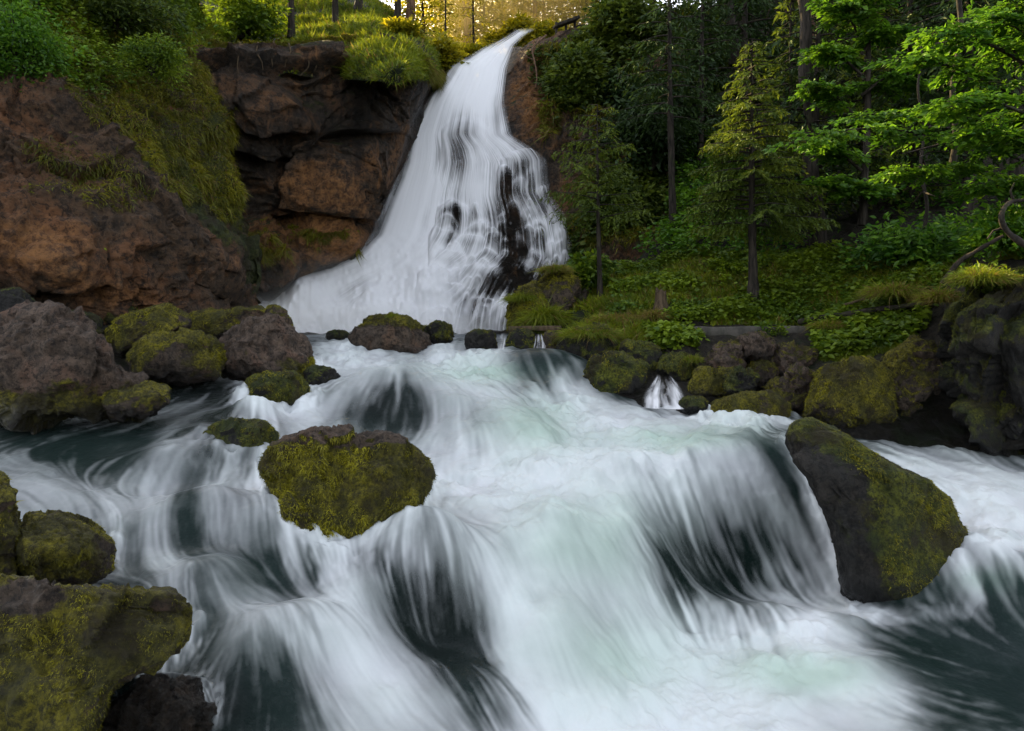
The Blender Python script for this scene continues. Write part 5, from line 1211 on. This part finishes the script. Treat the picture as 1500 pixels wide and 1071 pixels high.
# broadleaf boughs reaching in from the right
def bough_tree(base, label, limbs, mat, seed, L=.13, per=300, r0=.16):
    r = np.random.default_rng(seed); b = P(*base); e = empty('broadleaf_tree', b); tag(e, label, 'tree')
    tr = MB(); T = np.linspace(0, 1, 14)[:, None]; top = P(base[0] + 10, -120, base[2]) - b
    V, Fq = tube(T * top + np.sin(T * 4) * np.array([.15, .1, 0]), np.linspace(r0, r0 * .4, 14), 9, seed, .25); tr.add(V, Fq)
    C, D, Nn, Ls, Ti = [], [], [], [], []
    for pts in limbs:
        W = np.array([P(*q) for q in pts]) - b; x = np.linspace(0, len(W) - 1, 14); path = np.stack([np.interp(x, np.arange(len(W)), W[:, k]) for k in range(3)], 1)
        for _ in range(3): path[1:-1] = (path[:-2] + path[1:-1] + path[2:]) / 3
        V, Fq = tube(path, np.linspace(.045, .008, 14), 5); tr.add(V, Fq)
        for q in np.linspace(.25, 1, 9):
            p0 = np.array([np.interp(q * 13, np.arange(14), path[:, k]) for k in range(3)])
            for tw in range(3):
                a = r.uniform(0, 6.28); ln = r.uniform(.35, .85); td = np.array([math.cos(a), math.sin(a) * .8, r.normal() * .12 - .05])
                s = np.linspace(0, 1, 5)[:, None]; tp = p0 + s * ln * td + s ** 2 * np.array([0, 0, -.16]) * ln; V, Fq = tube(tp, np.linspace(.009, .004, 5), 4); tr.add(V, Fq)
                m = per // 9; k_ = r.random(m) ** .7
                sd_ = np.array([-td[1], td[0], 0]); w_ = r.normal(size=m) * .11
                pp = p0 + np.outer(k_ * ln, td) + np.outer(k_ ** 2, [0, 0, -.16 * ln]) + np.outer(w_, sd_) + r.normal(size=(m, 3)) * .03
                C.append(pp); D.append(np.outer(np.ones(m), td) + np.outer(np.sign(w_) * .9, sd_) + r.normal(size=(m, 3)) * .3 + np.array([0, 0, -.25])); Nn.append(np.array([0, -.3, .9]) + r.normal(size=(m, 3)) * .38)
                Ls.append(L * r.uniform(.55, 1.25, m)); Ti.append(np.clip(r.normal() * .22 + .5 + r.normal(size=m) * .14, 0, 1))
    Ls = np.concatenate(Ls); V, Fc = leaf_quads(np.concatenate(C), np.concatenate(D), np.concatenate(Nn), Ls, Ls * .62, .14)
    link('trunk', tr.mesh('trunk', M['bark']), e); link('crown', make_mesh('crown', V, Fc, M[mat], {'tint': np.repeat(np.concatenate(Ti), 4)}, False), e)


bough_tree((1560, 380, 13.5), 'broadleaf tree reaching bright leafy boughs in from the right edge', [
    [(1570, 260, 13.5), (1450, 215, 13.2), (1340, 190, 13.0), (1240, 185, 12.9), (1190, 205, 12.8)], [(1570, 220, 13.4), (1420, 170, 13.6), (1320, 160, 13.8), (1260, 170, 13.8)], [(1560, 180, 13.2), (1470, 130, 12.8), (1390, 95, 12.6), (1330, 85, 12.5)],
    [(1560, 130, 13), (1480, 80, 12.4), (1420, 50, 12.2), (1370, 45, 12.1)], [(1560, 100, 13), (1500, 45, 12.6), (1450, 25, 12.4)], [(1570, 280, 13.6), (1450, 255, 13.8), (1370, 240, 14), (1310, 255, 14.1)], [(1570, 200, 13), (1490, 160, 12.2), (1430, 140, 12.0), (1380, 150, 11.9)],
    [(1570, 250, 13), (1500, 200, 12.4), (1450, 190, 12.2)], [(1570, 60, 13), (1520, 20, 13), (1480, 0, 13)], [(1570, 300, 13.6), (1490, 270, 13.6), (1430, 275, 13.8)]], 'maple', 31, .14, 430)
bough_tree((1262, 330, 18.2), 'slim broadleaf tree with layered boughs left of the larger boughs', [
    [(1262, 250, 18.2), (1220, 215, 18), (1190, 215, 17.8)], [(1262, 180, 18.2), (1215, 130, 18), (1180, 125, 17.8)], [(1262, 110, 18.2), (1220, 70, 18), (1200, 75, 18)], [(1262, 60, 18.2), (1240, 15, 18), (1215, 5, 17.8)], [(1262, 80, 18.2), (1290, 40, 18), (1310, 45, 17.8)],
    [(1262, 140, 18.2), (1300, 110, 18), (1330, 120, 17.8)], [(1262, 280, 18.2), (1230, 262, 17.5), (1200, 270, 17.3)], [(1262, 290, 18.2), (1270, 265, 17.5), (1255, 280, 17.3)], [(1262, 40, 18.2), (1265, -10, 18), (1280, -20, 17.8)]], 'maple', 33, .17, 330, .10)
# ================================================================ CAMERA, LIGHT
cam = bpy.data.cameras.new('camera'); co = bpy.data.objects.new('camera', cam); COL.objects.link(co)
co.location = (0, 0, 0); co.rotation_euler = (math.pi / 2, 0, 0)
cam.sensor_width = 36; cam.lens = 24; cam.shift_y = (H0 - 535.5) / 1500; cam.clip_end = 800; cam.clip_start = .05
SC.camera = co
SUN_EL, SUN_AZ = math.radians(29), math.radians(-37)       # azimuth from +Y towards +X
w = bpy.data.worlds.new('World'); SC.world = w; w.use_nodes = True
t = w.node_tree; bg = t.nodes['Background']
sky = t.nodes.new('ShaderNodeTexSky'); sky.sky_type = 'NISHITA'; sky.sun_disc = False
sky.sun_elevation = SUN_EL; sky.sun_rotation = SUN_AZ; sky.dust_density = 2.0; sky.air_density = .8; sky.ozone_density = 1.0
hs = t.nodes.new('ShaderNodeHueSaturation'); hs.inputs['Saturation'].default_value = .33; t.links.new(sky.outputs[0], hs.inputs['Color']); t.links.new(hs.outputs[0], bg.inputs[0]); bg.inputs[1].default_value = .15
sl = bpy.data.lights.new('sun', 'SUN'); so = bpy.data.objects.new('sun', sl); COL.objects.link(so)
sl.energy = 5; sl.angle = math.radians(.5); sl.color = (1, .75, .32)
from mathutils import Vector
sd = Vector((math.sin(SUN_AZ) * math.cos(SUN_EL), math.cos(SUN_AZ) * math.cos(SUN_EL), math.sin(SUN_EL)))
so.rotation_euler = (-sd).to_track_quat('-Z', 'Y').to_euler(); so.location = (0, 60, 60)
def mist(c, r, dens, label, aniso=.3, mc=(.97, .95, .90)):
    V, Fc = ico(4); V = V * np.array(r) * (1 + .28 * fbm(V * 1.7 + c[0], 3, 5))[:, None]
    o = link('mist', make_mesh('mist', V, Fc, None), None, c)
    m = NT('mist_air'); v = m.n('ShaderNodeVolumePrincipled', inp={'Color': (*mc, 1), 'Density': dens, 'Anisotropy': aniso}); m.t.links.new(v.outputs[0], m.out.inputs['Volume']); o.data.materials.append(m.m)
    tag(o, label, 'mist', kind='stuff')


mist(P(740, 25, 47), (7, 10, 8.5), .075, 'golden sunlit mist in the gap above the waterfall', .5, (1, .82, .38))  # the sun's gold is put into this mist's own colour
mist(P(365, 440, 24.5), (5.2, 2.4, 2.0), .035, 'spray drifting at the left foot of the waterfall')
mist(P(520, 476, 24.2), (4.6, .7, .75), .22, 'low spray along the foot of the waterfall')
mist(P(690, 478, 24.6), (1.6, .5, .45), .18, 'small puff of spray at the right foot of the waterfall')
SC.view_settings.view_transform = 'Standard'; SC.view_settings.look = 'None'; SC.view_settings.exposure = 2.0; SC.view_settings.gamma = 1
SC.cycles.use_denoising = True
SC.cycles.max_bounces = 6; SC.cycles.diffuse_bounces = 3; SC.cycles.transparent_max_bounces = 12; SC.cycles.volume_bounces = 2
SC.cycles.caustics_reflective = False; SC.cycles.caustics_refractive = False
